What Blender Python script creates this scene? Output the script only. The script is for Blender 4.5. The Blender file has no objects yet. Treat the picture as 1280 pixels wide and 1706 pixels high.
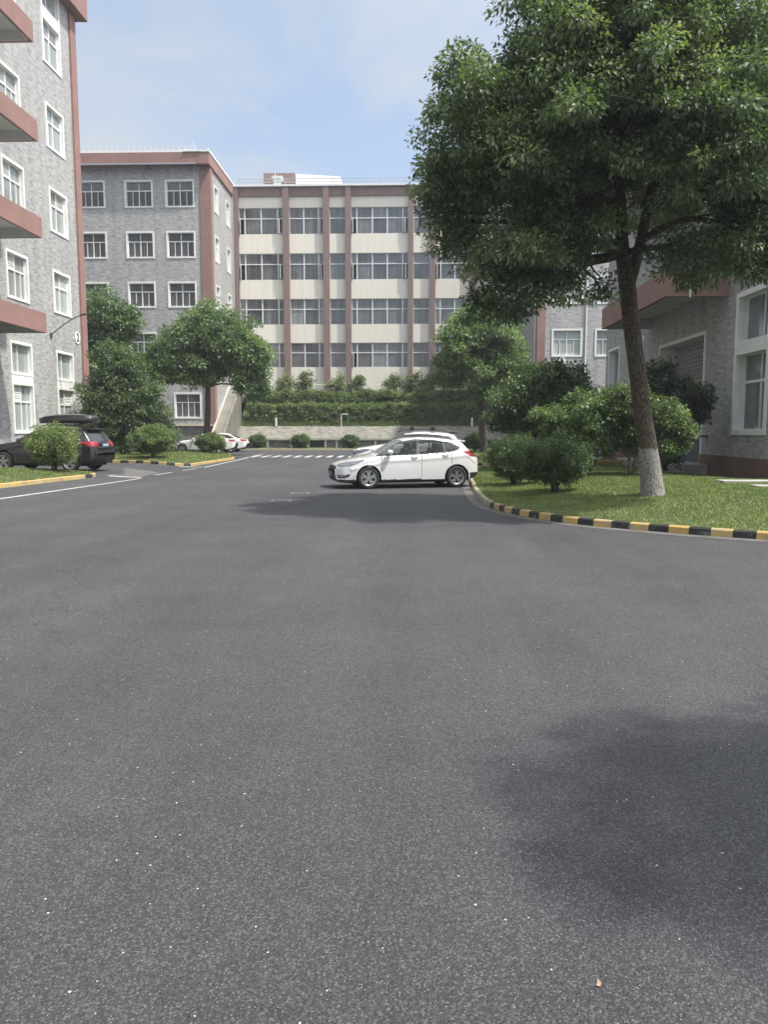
import bpy, math, random
import numpy as np
from mathutils import Vector, Matrix

random.seed(7)
rng = np.random.default_rng(11)
SC = bpy.context.scene
COL = SC.collection
R = math.radians

# ------------------------------------------------------------------ camera
CAMH = 1.68
cam_d = bpy.data.cameras.new('camera'); cam = bpy.data.objects.new('camera', cam_d); COL.objects.link(cam)
cam.location = (0, 0, CAMH)
cam.rotation_euler = (R(90 - 6.1), 0, R(1.88))
cam_d.sensor_fit = 'VERTICAL'; cam_d.sensor_height = 36.0; cam_d.lens = 1280 / 1706 * 36.0
cam_d.clip_start = 0.1; cam_d.clip_end = 3000
SC.camera = cam

# ------------------------------------------------------------------ light
SUN = Vector((0.50, -0.21, 1.0)).normalized()
elev = math.asin(SUN.z); azim = math.atan2(SUN.x, SUN.y)
world = bpy.data.worlds.new('World'); SC.world = world; world.use_nodes = True
wn = world.node_tree; wn.nodes.clear()
def N(nt, t, **k):
    n = nt.nodes.new(t)
    for a, b in k.items(): setattr(n, a, b)
    return n
wo = N(wn, 'ShaderNodeOutputWorld'); bg = N(wn, 'ShaderNodeBackground'); bg.inputs[1].default_value = 0.13
sky = N(wn, 'ShaderNodeTexSky', sky_type='NISHITA'); sky.sun_disc = False
sky.sun_elevation = elev; sky.sun_rotation = azim
sky.air_density = 1.0; sky.dust_density = 2.2; sky.ozone_density = 1.6; sky.altitude = 0
tc = N(wn, 'ShaderNodeTexCoord')
mp = N(wn, 'ShaderNodeMapping'); mp.inputs['Scale'].default_value = (1.0, 1.0, 2.2); mp.inputs['Location'].default_value = (0.35, 0.2, 0.1)
wn.links.new(tc.outputs['Generated'], mp.inputs[0])
nz = N(wn, 'ShaderNodeTexNoise'); nz.inputs['Scale'].default_value = 2.3; nz.inputs['Detail'].default_value = 7; nz.inputs['Roughness'].default_value = 0.55
nz.inputs['Distortion'].default_value = 0.35
wn.links.new(mp.outputs[0], nz.inputs[0])
rp = N(wn, 'ShaderNodeValToRGB'); rp.color_ramp.elements[0].position = 0.45; rp.color_ramp.elements[1].position = 0.66
rp.color_ramp.elements[0].color = (0.36, 0.36, 0.36, 1); rp.color_ramp.elements[1].color = (1, 1, 1, 1)
wn.links.new(nz.outputs[0], rp.inputs[0])
mx = N(wn, 'ShaderNodeMixRGB'); mx.inputs[2].default_value = (2.7, 2.95, 3.25, 1)
wn.links.new(rp.outputs[0], mx.inputs[0]); wn.links.new(sky.outputs[0], mx.inputs[1])
# bright hazy aureole around the sun
vd = N(wn, 'ShaderNodeVectorMath', operation='DOT_PRODUCT'); vn = N(wn, 'ShaderNodeVectorMath', operation='NORMALIZE')
wn.links.new(tc.outputs['Generated'], vn.inputs[0]); wn.links.new(vn.outputs[0], vd.inputs[0]); vd.inputs[1].default_value = SUN
m1 = N(wn, 'ShaderNodeMath', operation='MAXIMUM'); m1.inputs[1].default_value = 0.0; wn.links.new(vd.outputs['Value'], m1.inputs[0])
m2_ = N(wn, 'ShaderNodeMath', operation='POWER'); m2_.inputs[1].default_value = 2.6; wn.links.new(m1.outputs[0], m2_.inputs[0])
hz_ = N(wn, 'ShaderNodeMixRGB', blend_type='ADD'); hz_.inputs[0].default_value = 1.0
sc_ = N(wn, 'ShaderNodeMixRGB', blend_type='MULTIPLY'); sc_.inputs[0].default_value = 1.0; sc_.inputs[2].default_value = (7.5, 7.3, 6.9, 1)
wn.links.new(m2_.outputs[0], sc_.inputs[1]); wn.links.new(mx.outputs[0], hz_.inputs[1]); wn.links.new(sc_.outputs[0], hz_.inputs[2])
wn.links.new(hz_.outputs[0], bg.inputs[0]); wn.links.new(bg.outputs[0], wo.inputs[0])
sd = bpy.data.lights.new('sun', 'SUN'); so = bpy.data.objects.new('sun', sd); COL.objects.link(so)
sd.energy = 3.4; sd.angle = R(1.6); sd.color = (1.0, 0.95, 0.87)
so.rotation_euler = SUN.to_track_quat('Z', 'Y').to_euler(); so.location = (40, -20, 60)
SC.view_settings.view_transform = 'Standard'; SC.view_settings.look = 'None'
SC.view_settings.exposure = 0.9; SC.view_settings.gamma = 1.0
SC.cycles.max_bounces = 6; SC.cycles.transparent_max_bounces = 8
SC.cycles.diffuse_bounces = 3; SC.cycles.glossy_bounces = 3

# ------------------------------------------------------------------ materials
MATS = {}
def newmat(name):
    m = bpy.data.materials.new(name); m.use_nodes = True; nt = m.node_tree
    b = nt.nodes['Principled BSDF']; MATS[name] = m
    return m, nt, b
def L(nt, a, b): nt.links.new(a, b)
def math_n(nt, op, a, b=None, c=None):
    n = N(nt, 'ShaderNodeMath', operation=op)
    for i, v in enumerate((a, b, c)):
        if v is None: continue
        if isinstance(v, (int, float)): n.inputs[i].default_value = v
        else: nt.links.new(v, n.inputs[i])
    return n.outputs[0]
def noise(nt, vec, scale, detail=3, rough=0.5, dist=0.0):
    n = N(nt, 'ShaderNodeTexNoise'); n.inputs['Scale'].default_value = scale; n.inputs['Detail'].default_value = detail
    n.inputs['Roughness'].default_value = rough; n.inputs['Distortion'].default_value = dist
    if vec is not None: nt.links.new(vec, n.inputs['Vector'])
    return n.outputs[0]
def ramp(nt, fac, stops):
    n = N(nt, 'ShaderNodeValToRGB'); cr = n.color_ramp
    while len(cr.elements) < len(stops): cr.elements.new(0.5)
    for e, (p, c) in zip(cr.elements, stops):
        e.position = p; e.color = (*c, 1) if len(c) == 3 else c
    nt.links.new(fac, n.inputs[0]); return n.outputs[0]
def mixc(nt, fac, a, b, mode='MIX'):
    n = N(nt, 'ShaderNodeMixRGB', blend_type=mode)
    for i, v in enumerate((fac, a, b)):
        if isinstance(v, (int, float)): n.inputs[i].default_value = v
        elif isinstance(v, tuple): n.inputs[i].default_value = (*v, 1)
        else: nt.links.new(v, n.inputs[i])
    return n.outputs[0]
def bump(nt, h, strength, dist, bsdf):
    n = N(nt, 'ShaderNodeBump'); n.inputs['Strength'].default_value = strength; n.inputs['Distance'].default_value = dist
    nt.links.new(h, n.inputs['Height']); nt.links.new(n.outputs[0], bsdf.inputs['Normal'])
def objco(nt): return N(nt, 'ShaderNodeTexCoord').outputs['Object']
def plain(name, col, rough=0.6, metal=0.0, var=0.0, vscale=3.0, coat=0.0, spec=0.5, bumpy=0.0):
    m, nt, b = newmat(name)
    b.inputs['Roughness'].default_value = rough; b.inputs['Metallic'].default_value = metal
    b.inputs['Coat Weight'].default_value = coat; b.inputs['Specular IOR Level'].default_value = spec
    b.inputs['Coat Roughness'].default_value = 0.04
    oc = objco(nt)
    if var > 0:
        f = noise(nt, oc, vscale, 5, 0.6)
        c = ramp(nt, f, [(0.3, tuple(x * (1 - var) for x in col)), (0.7, tuple(min(1, x * (1 + var * 0.6)) for x in col))])
        L(nt, c, b.inputs['Base Color'])
    else:
        b.inputs['Base Color'].default_value = (*col, 1)
    if bumpy > 0: bump(nt, noise(nt, oc, vscale * 12, 4, 0.6), bumpy, 0.01, b)
    return m

# asphalt
m, nt, b = newmat('asphalt')
geo = N(nt, 'ShaderNodeNewGeometry').outputs['Position']
big = noise(nt, geo, 0.16, 5, 0.6); mid = noise(nt, geo, 1.1, 5, 0.65)
grain = noise(nt, geo, 75, 3, 0.75); fine = noise(nt, geo, 210, 2, 0.7)
def stones(scale, lo, mid_, hi):
    v = N(nt, 'ShaderNodeTexVoronoi'); v.inputs['Scale'].default_value = scale; v.inputs['Randomness'].default_value = 1.0; L(nt, geo, v.inputs['Vector'])
    sp = N(nt, 'ShaderNodeSeparateColor'); L(nt, v.outputs['Color'], sp.inputs[0])
    cc = ramp(nt, sp.outputs[2], [(0.0, lo), (0.62, mid_), (1.0, hi)])
    gap_ = ramp(nt, v.outputs['Distance'], [(0.30, (1, 1, 1)), (0.62, (0.60, 0.60, 0.61))])
    return mixc(nt, 1.0, cc, gap_, 'MULTIPLY'), v.outputs['Distance']
ca_, da_ = stones(98, (0.040, 0.041, 0.044), (0.074, 0.076, 0.081), (0.132, 0.134, 0.139))
cb_, db_ = stones(190, (0.038, 0.039, 0.042), (0.078, 0.080, 0.085), (0.130, 0.132, 0.137))
c0 = mixc(nt, ramp(nt, grain, [(0.42, (0, 0, 0)), (0.58, (1, 1, 1))]), ca_, cb_)
c1 = ramp(nt, big, [(0.35, (0.80, 0.80, 0.82)), (0.68, (1.14, 1.135, 1.12))])
mtr = N(nt, 'ShaderNodeMapping'); mtr.inputs['Scale'].default_value = (0.75, 0.05, 1); mtr.inputs['Rotation'].default_value = (0, 0, 0.12); L(nt, geo, mtr.inputs[0])
trk = noise(nt, mtr.outputs[0], 1.0, 4, 0.6)
c1 = mixc(nt, 1.0, c1, ramp(nt, trk, [(0.35, (0.86, 0.86, 0.87)), (0.65, (1.08, 1.08, 1.07))]), 'MULTIPLY')
cr_v = N(nt, 'ShaderNodeTexVoronoi', feature='DISTANCE_TO_EDGE'); cr_v.inputs['Scale'].default_value = 0.23
dst = N(nt, 'ShaderNodeVectorMath', operation='ADD'); nzc = N(nt, 'ShaderNodeTexNoise'); nzc.inputs['Scale'].default_value = 1.6; nzc.inputs['Detail'].default_value = 6; L(nt, geo, nzc.inputs['Vector'])
L(nt, geo, dst.inputs[0]); L(nt, nzc.outputs['Color'], dst.inputs[1]); L(nt, dst.outputs[0], cr_v.inputs['Vector'])
crk = math_n(nt, 'MULTIPLY', math_n(nt, 'LESS_THAN', cr_v.outputs['Distance'], 0.0022), math_n(nt, 'GREATER_THAN', noise(nt, geo, 0.35, 3), 0.56))
c1 = mixc(nt, math_n(nt, 'MULTIPLY', crk, 0.45), c1, (0.35, 0.35, 0.35))
c2 = ramp(nt, mid, [(0.3, (0.88, 0.88, 0.88)), (0.7, (1.1, 1.1, 1.1))])
c = mixc(nt, 1.0, c0, c1, 'MULTIPLY'); c = mixc(nt, 1.0, c, c2, 'MULTIPLY')
# bright aggregate chips
vo = N(nt, 'ShaderNodeTexVoronoi'); vo.inputs['Scale'].default_value = 62; L(nt, geo, vo.inputs['Vector'])
sep = N(nt, 'ShaderNodeSeparateColor'); L(nt, vo.outputs['Color'], sep.inputs[0])
pick = math_n(nt, 'GREATER_THAN', sep.outputs[0], 0.965)
sz = math_n(nt, 'MULTIPLY', math_n(nt, 'POWER', sep.outputs[1], 2.0), 0.30)
near = math_n(nt, 'LESS_THAN', vo.outputs['Distance'], sz)
chip = math_n(nt, 'MULTIPLY', pick, near)
c = mixc(nt, chip, c, (0.52, 0.51, 0.49))
vo2 = N(nt, 'ShaderNodeTexVoronoi'); vo2.inputs['Scale'].default_value = 130; L(nt, geo, vo2.inputs['Vector'])
sep2 = N(nt, 'ShaderNodeSeparateColor'); L(nt, vo2.outputs['Color'], sep2.inputs[0])
chip2 = math_n(nt, 'MULTIPLY', math_n(nt, 'GREATER_THAN', sep2.outputs[0], 0.88), math_n(nt, 'LESS_THAN', vo2.outputs['Distance'], 0.28))
c = mixc(nt, chip2, c, (0.22, 0.22, 0.22))
L(nt, c, b.inputs['Base Color']); b.inputs['Roughness'].default_value = 0.78
b.inputs['Specular IOR Level'].default_value = 0.35
h = math_n(nt, 'SUBTRACT', math_n(nt, 'MULTIPLY', noise(nt, geo, 26, 5, 0.8), 0.9), math_n(nt, 'ADD', math_n(nt, 'MULTIPLY', da_, 0.55), math_n(nt, 'MULTIPLY', db_, 0.3)))
bump(nt, h, 1.0, 0.007, b)

plain('concrete', (0.30, 0.29, 0.27), 0.85, var=0.25, vscale=1.5, bumpy=0.4)
plain('concrete_pale', (0.34, 0.33, 0.30), 0.85, var=0.22, vscale=2.0, bumpy=0.3)
plain('gutter_concrete', (0.105, 0.102, 0.096), 0.85, var=0.35, vscale=2.5, bumpy=0.4)
plain('drain_metal', (0.17, 0.17, 0.165), 0.7, var=0.3, vscale=8)
plain('earth', (0.10, 0.085, 0.06), 0.95, var=0.4, vscale=0.8)
m, nt, b = newmat('line_paint')
geo = N(nt, 'ShaderNodeNewGeometry').outputs['Position']
f = noise(nt, geo, 9, 5, 0.75)
L(nt, ramp(nt, f, [(0.36, (0.16, 0.16, 0.16)), (0.5, (0.44, 0.44, 0.43)), (0.8, (0.58, 0.58, 0.57))]), b.inputs['Base Color'])
b.inputs['Roughness'].default_value = 0.7
def paint_worn(name, col, under, lo=0.33):
    m, nt, b = newmat(name)
    geo = N(nt, 'ShaderNodeNewGeometry').outputs['Position']
    f = noise(nt, geo, 5.5, 6, 0.7)
    g2 = noise(nt, geo, 1.3, 3, 0.6)
    c = ramp(nt, f, [(lo, under), (lo + 0.08, tuple(x * 0.85 for x in col)), (0.7, col)])
    c = mixc(nt, 1.0, c, ramp(nt, g2, [(0.3, (0.82, 0.82, 0.82)), (0.7, (1.08, 1.08, 1.08))]), 'MULTIPLY')
    L(nt, c, b.inputs['Base Color']); b.inputs['Roughness'].default_value = 0.75
    bump(nt, noise(nt, geo, 40, 4, 0.6), 0.5, 0.004, b)
paint_worn('kerb_yellow', (0.52, 0.36, 0.115), (0.34, 0.29, 0.19), 0.43)
paint_worn('kerb_black', (0.022, 0.024, 0.022), (0.13, 0.125, 0.11), 0.38)
paint_worn('kerb_bare', (0.36, 0.32, 0.22), (0.20, 0.18, 0.13))

# lawn soil under the blades
m, nt, b = newmat('lawn_soil')
geo = N(nt, 'ShaderNodeNewGeometry').outputs['Position']
f = noise(nt, geo, 1.4, 5, 0.65); f2 = noise(nt, geo, 22, 4, 0.7)
c = ramp(nt, f, [(0.3, (0.07, 0.095, 0.035)), (0.55, (0.11, 0.135, 0.055)), (0.75, (0.17, 0.16, 0.09))])
c = mixc(nt, 1.0, c, ramp(nt, f2, [(0.3, (0.6, 0.6, 0.6)), (0.7, (1.25, 1.25, 1.2))]), 'MULTIPLY')
L(nt, c, b.inputs['Base Color']); b.inputs['Roughness'].default_value = 0.95
bump(nt, f2, 0.8, 0.03, b)

def leafmat(name, dark, midc, light, trans=0.38, rough=0.48):
    m, nt, b = newmat(name)
    at = N(nt, 'ShaderNodeAttribute', attribute_name='tone')
    c = ramp(nt, at.outputs['Fac'], [(0.0, dark), (0.55, midc), (1.0, light)])
    L(nt, c, b.inputs['Base Color']); b.inputs['Roughness'].default_value = rough
    b.inputs['Specular IOR Level'].default_value = 0.5
    tr = N(nt, 'ShaderNodeBsdfTranslucent'); L(nt, mixc(nt, 1.0, c, (1.25, 1.45, 0.55), 'MULTIPLY'), tr.inputs['Color'])
    mxs = N(nt, 'ShaderNodeMixShader'); mxs.inputs[0].default_value = trans
    L(nt, b.outputs[0], mxs.inputs[1]); L(nt, tr.outputs[0], mxs.inputs[2])
    L(nt, mxs.outputs[0], nt.nodes['Material Output'].inputs['Surface'])
leafmat('leaf_camphor', (0.056, 0.085, 0.055), (0.118, 0.162, 0.092), (0.25, 0.295, 0.150))
leafmat('leaf_far', (0.062, 0.103, 0.058), (0.127, 0.190, 0.090), (0.241, 0.310, 0.124))
leafmat('leaf_dark', (0.034, 0.060, 0.032), (0.068, 0.105, 0.050), (0.125, 0.170, 0.075))
leafmat('leaf_light', (0.058, 0.090, 0.038), (0.118, 0.165, 0.068), (0.23, 0.28, 0.12))
leafmat('leaf_bush', (0.062, 0.103, 0.048), (0.138, 0.193, 0.083), (0.276, 0.324, 0.138))
leafmat('leaf_red', (0.030, 0.047, 0.036), (0.055, 0.076, 0.052), (0.103, 0.103, 0.069))
leafmat('leaf_pale', (0.124, 0.166, 0.083), (0.207, 0.248, 0.124), (0.304, 0.304, 0.166))
leafmat('grass_blade', (0.085, 0.125, 0.040), (0.155, 0.205, 0.070), (0.300, 0.320, 0.140), trans=0.3, rough=0.6)

m, nt, b = newmat('bark')
oc = objco(nt); mpn = N(nt, 'ShaderNodeMapping'); mpn.inputs['Scale'].default_value = (30, 30, 7); L(nt, oc, mpn.inputs[0])
f = noise(nt, mpn.outputs[0], 1.0, 5, 0.65, 0.4)
vv = N(nt, 'ShaderNodeTexVoronoi', feature='DISTANCE_TO_EDGE'); vv.inputs['Scale'].default_value = 1.0; L(nt, mpn.outputs[0], vv.inputs['Vector'])
c = ramp(nt, f, [(0.3, (0.035, 0.027, 0.020)), (0.55, (0.105, 0.078, 0.052)), (0.75, (0.18, 0.145, 0.10))])
c = mixc(nt, math_n(nt, 'LESS_THAN', vv.outputs['Distance'], 0.07), c, (0.02, 0.016, 0.012))
L(nt, c, b.inputs['Base Color']); b.inputs['Roughness'].default_value = 0.9
bump(nt, math_n(nt, 'ADD', f, vv.outputs['Distance']), 1.0, 0.03, b)
m2 = m.copy(); m2.name = 'bark_limewashed'; MATS['bark_limewashed'] = m2; nt = m2.node_tree; b = nt.nodes['Principled BSDF']
src = b.inputs['Base Color'].links[0].from_socket
geo = N(nt, 'ShaderNodeNewGeometry').outputs['Position']; sx = N(nt, 'ShaderNodeSeparateXYZ'); L(nt, geo, sx.inputs[0])
zz = math_n(nt, 'ADD', sx.outputs[2], math_n(nt, 'MULTIPLY', noise(nt, geo, 9, 5, 0.7), 0.34))
flake = noise(nt, geo, 26, 5, 0.7)
lm = math_n(nt, 'MULTIPLY', math_n(nt, 'LESS_THAN', zz, 1.46), math_n(nt, 'GREATER_THAN', flake, 0.43))
lm = math_n(nt, 'MULTIPLY', lm, 0.9)
lime = ramp(nt, noise(nt, geo, 9, 4, 0.7), [(0.3, (0.20, 0.19, 0.17)), (0.7, (0.36, 0.345, 0.315))])
L(nt, mixc(nt, lm, src, lime), b.inputs['Base Color'])
plain('bark_pale', (0.26, 0.22, 0.16), 0.9, var=0.4, vscale=8, bumpy=0.5)

# textured facing tiles in overlapping wavy strokes
def tilemat(name, lo, hi, sc=1.0):
    m, nt, b = newmat(name)
    oc = objco(nt); s = N(nt, 'ShaderNodeSeparateXYZ'); L(nt, oc, s.inputs[0])
    hh = math_n(nt, 'ADD', s.outputs[0], s.outputs[1])
    tri = math_n(nt, 'PINGPONG', hh, 0.55)
    zs = math_n(nt, 'ADD', math_n(nt, 'MULTIPLY', s.outputs[2], 8.5 * sc), math_n(nt, 'MULTIPLY', tri, 1.1))
    cv = N(nt, 'ShaderNodeCombineXYZ'); L(nt, math_n(nt, 'MULTIPLY', hh, 1.9 * sc), cv.inputs[0]); L(nt, zs, cv.inputs[2])
    f = noise(nt, cv.outputs[0], 1.15, 3, 0.55, 0.1)
    rows = math_n(nt, 'PINGPONG', s.outputs[2], 0.06)
    f3 = noise(nt, oc, 0.25, 4, 0.6)
    c = ramp(nt, f, [(0.37, lo), (0.47, tuple((a + q) / 2 for a, q in zip(lo, hi))), (0.56, hi), (0.75, tuple(x * 1.08 for x in hi))])
    c = mixc(nt, 1.0, c, ramp(nt, rows, [(0.0, (0.90, 0.90, 0.90)), (0.12, (1, 1, 1))]), 'MULTIPLY')
    c = mixc(nt, 1.0, c, ramp(nt, f3, [(0.3, (0.90, 0.90, 0.91)), (0.7, (1.06, 1.055, 1.04))]), 'MULTIPLY')
    cs = N(nt, 'ShaderNodeCombineXYZ'); L(nt, math_n(nt, 'MULTIPLY', hh, 1.7), cs.inputs[0]); L(nt, math_n(nt, 'MULTIPLY', s.outputs[2], 0.16), cs.inputs[2])
    c = mixc(nt, 1.0, c, ramp(nt, noise(nt, cs.outputs[0], 1.0, 5, 0.65), [(0.32, (0.80, 0.80, 0.79)), (0.52, (1, 1, 1)), (0.8, (1.07, 1.07, 1.06))]), 'MULTIPLY')
    L(nt, c, b.inputs['Base Color']); b.inputs['Roughness'].default_value = 0.6
    bump(nt, f, 0.5, 0.03, b)
tilemat('tile_grey', (0.28, 0.28, 0.277), (0.43, 0.427, 0.418))
tilemat('tile_stone', (0.13, 0.13, 0.11), (0.24, 0.235, 0.20), 0.8)
plain('render_red', (0.258, 0.150, 0.128), 0.8, var=0.14, vscale=0.9, bumpy=0.2)
plain('render_plum', (0.200, 0.142, 0.130), 0.8, var=0.10, vscale=0.9, bumpy=0.2)
m, nt, b = newmat('render_cream')
oc = objco(nt); mpn = N(nt, 'ShaderNodeMapping'); mpn.inputs['Scale'].default_value = (3.0, 3.0, 0.25); L(nt, oc, mpn.inputs[0])
f = noise(nt, mpn.outputs[0], 1.0, 5, 0.65)
L(nt, ramp(nt, f, [(0.3, (0.63, 0.595, 0.515)), (0.5, (0.69, 0.66, 0.58)), (0.75, (0.72, 0.685, 0.59))]), b.inputs['Base Color'])
b.inputs['Roughness'].default_value = 0.8
plain('frame_white', (0.72, 0.73, 0.70), 0.5, var=0.10, vscale=2.5)
plain('slab_white', (0.50, 0.51, 0.49), 0.8, var=0.12, vscale=0.8)
plain('mullion', (0.70, 0.71, 0.69), 0.4)
plain('roof_grey', (0.32, 0.33, 0.33), 0.7, var=0.2)
plain('roof_white', (0.66, 0.68, 0.68), 0.6, var=0.06, vscale=0.5)
plain('steel', (0.45, 0.46, 0.47), 0.35, metal=0.8)
plain('metal_white', (0.68, 0.68, 0.66), 0.5)
plain('metal_dark', (0.05, 0.055, 0.06), 0.5)
plain('metal_green', (0.06, 0.20, 0.12), 0.6)
plain('shutter_metal', (0.42, 0.42, 0.41), 0.5, metal=0.2, var=0.1)
plain('door_blue', (0.035, 0.065, 0.085), 0.4, var=0.2)
plain('dark_inside', (0.012, 0.013, 0.015), 0.8)
plain('plinth_brown', (0.16, 0.095, 0.07), 0.85, var=0.25, vscale=1.2, bumpy=0.3)
plain('ledge_cream', (0.55, 0.48, 0.34), 0.8, var=0.1)
def glassmat(name, c_lo, c_hi, stripes=9.0, rough=0.06, spec=0.9):
    m, nt, b = newmat(name)
    oc = objco(nt); s = N(nt, 'ShaderNodeSeparateXYZ'); L(nt, oc, s.inputs[0])
    hh = math_n(nt, 'ADD', s.outputs[0], s.outputs[1])
    cv = N(nt, 'ShaderNodeCombineXYZ'); L(nt, math_n(nt, 'MULTIPLY', hh, stripes), cv.inputs[0]); L(nt, math_n(nt, 'MULTIPLY', s.outputs[2], 0.35), cv.inputs[2])
    f = noise(nt, cv.outputs[0], 1.0, 3, 0.6)
    inf = N(nt, 'ShaderNodeObjectInfo').outputs['Random']
    c = ramp(nt, f, [(0.32, c_lo), (0.68, c_hi)])
    c = mixc(nt, 1.0, c, ramp(nt, inf, [(0.0, (0.60, 0.60, 0.62)), (1.0, (1.35, 1.35, 1.32))]), 'MULTIPLY')
    L(nt, c, b.inputs['Base Color']); b.inputs['Roughness'].default_value = rough
    b.inputs['Specular IOR Level'].default_value = spec; b.inputs['IOR'].default_value = 1.5
    bump(nt, noise(nt, oc, 0.8, 2, 0.5), 0.12, 0.02, b)
glassmat('glass_curtain', (0.22, 0.25, 0.25), (0.36, 0.39, 0.38))
glassmat('glass_dark', (0.055, 0.055, 0.06), (0.12, 0.12, 0.125))
glassmat('glass_mid', (0.12, 0.125, 0.13), (0.24, 0.245, 0.25), 5)
glassmat('glass_office', (0.055, 0.06, 0.065), (0.15, 0.155, 0.16), 2.5)
glassmat('glass_bluish', (0.10, 0.14, 0.16), (0.20, 0.25, 0.27), 4)
# car materials
plain('paint_white', (0.66, 0.66, 0.655), 0.28, coat=1.0)
plain('paint_black', (0.014, 0.015, 0.017), 0.22, coat=1.0)
plain('car_glass', (0.028, 0.032, 0.032), 0.03, spec=1.0)
m, nt, b = newmat('car_glass_clear'); b.inputs['Base Color'].default_value = (.05, .06, .06, 1); b.inputs['Roughness'].default_value = .03; b.inputs['Specular IOR Level'].default_value = 1.0; b.inputs['Alpha'].default_value = .55
plain('seat_cloth', (0.05, 0.05, 0.055), 0.9)
plain('car_glass_reflection_tint', (0.17, 0.19, 0.19), 0.04, spec=1.0, var=0.45, vscale=2.2)  # paler mottled windscreen glass: reflections put into the colour
plain('car_trim', (0.018, 0.018, 0.019), 0.5)
plain('car_gap', (0.10, 0.10, 0.10), 0.8)
plain('rubber', (0.022, 0.022, 0.023), 0.85)
plain('alloy', (0.55, 0.56, 0.57), 0.28, metal=0.85)
plain('lamp_red', (0.28, 0.012, 0.02), 0.12, coat=1.0)
plain('lamp_clear', (0.15, 0.16, 0.17), 0.08, metal=0.35, coat=1.0, var=0.4, vscale=9)
plain('chrome', (0.7, 0.7, 0.7), 0.12, metal=1.0)
plain('plate_blue', (0.05, 0.12, 0.20), 0.4)
plain('plate_ink', (0.75, 0.75, 0.75), 0.5)
plain('sign_white', (0.72, 0.72, 0.72), 0.5)
plain('ink_black', (0.02, 0.02, 0.022), 0.6)
plain('dry_leaf', (0.45, 0.30, 0.20), 0.7, var=0.3, vscale=30)
plain('stair_stone', (0.40, 0.38, 0.33), 0.85, var=0.2, vscale=1.2)

# ------------------------------------------------------------------ helpers
def wloc(o):
    v = Vector((0, 0, 0))
    while o is not None: v += o.location; o = o.parent
    return v
def setp(o, label=None, cat=None, group=None, kind=None):
    if label: o['label'] = label
    if cat: o['category'] = cat
    if group: o['group'] = group
    if kind: o['kind'] = kind
    return o
def empty(name, loc, label, cat, group=None):
    o = bpy.data.objects.new(name, None); COL.objects.link(o); o.location = loc; o.empty_display_size = 0.2
    return setp(o, label, cat, group)
class MB:
    def __init__(s): s.v = []; s.f = []; s.m = []; s.cur = 0
    def add(s, vs, fs):
        b = len(s.v); s.v += [tuple(v) for v in vs]
        for f in fs: s.f.append(tuple(i + b for i in f)); s.m.append(s.cur)
    def box(s, a, b):
        x0, y0, z0 = (min(p, q) for p, q in zip(a, b)); x1, y1, z1 = (max(p, q) for p, q in zip(a, b))
        s.add([(x0,y0,z0),(x1,y0,z0),(x1,y1,z0),(x0,y1,z0),(x0,y0,z1),(x1,y0,z1),(x1,y1,z1),(x0,y1,z1)],
              [(0,3,2,1),(4,5,6,7),(0,1,5,4),(1,2,6,5),(2,3,7,6),(3,0,4,7)])
    def quad(s, *p): s.add(p, [tuple(range(len(p)))])
    def obox(s, o, u, n, u0, u1, n0, n1, z0, z1):
        # box in a frame: u along the wall, n outward, z up
        vs = []
        for zz in (z0, z1):
            for (a, c) in ((u0, n0), (u1, n0), (u1, n1), (u0, n1)):
                vs.append((o[0] + u[0]*a + n[0]*c, o[1] + u[1]*a + n[1]*c, zz))
        s.add(vs, [(0,3,2,1),(4,5,6,7),(0,1,5,4),(1,2,6,5),(2,3,7,6),(3,0,4,7)])
    def tube(s, pts, rads, seg=10, cap=True):
        pts = [Vector(p) for p in pts]; b = len(s.v); n = len(pts)
        up = Vector((0.13, 0.21, 0.97))
        for i, p in enumerate(pts):
            t = (pts[min(i + 1, n - 1)] - pts[max(i - 1, 0)])
            if t.length < 1e-9: t = Vector((0, 0, 1))
            t.normalize()
            a = t.cross(Vector((1, 0.2, 0.05)) if abs(t.z) > 0.75 else up); a.normalize(); c = t.cross(a)
            r = rads[i] if hasattr(rads, '__len__') else rads
            for k in range(seg):
                an = 2 * math.pi * k / seg
                s.v.append(tuple(p + a * math.cos(an) * r + c * math.sin(an) * r))
        for i in range(n - 1):
            for k in range(seg):
                k2 = (k + 1) % seg
                s.f.append((b + i*seg + k, b + i*seg + k2, b + (i+1)*seg + k2, b + (i+1)*seg + k)); s.m.append(s.cur)
        if cap:
            s.f.append(tuple(b + k for k in range(seg))[::-1]); s.m.append(s.cur)
            s.f.append(tuple(b + (n-1)*seg + k for k in range(seg))); s.m.append(s.cur)
    def build(s, name, mats, parent=None, smooth=False, local=False):
        if isinstance(mats, str): mats = [mats]
        me = bpy.data.meshes.new(name)
        off = Vector((0, 0, 0)) if (parent is None or local) else wloc(parent)
        me.from_pydata([(x - off.x, y - off.y, z - off.z) for x, y, z in s.v], [], s.f)
        for mm in mats: me.materials.append(MATS[mm])
        if len(mats) > 1: me.polygons.foreach_set('material_index', s.m)
        if smooth: me.polygons.foreach_set('use_smooth', [True] * len(me.polygons))
        me.update()
        o = bpy.data.objects.new(name, me); COL.objects.link(o)
        if parent is not None: o.parent = parent
        return o
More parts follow.
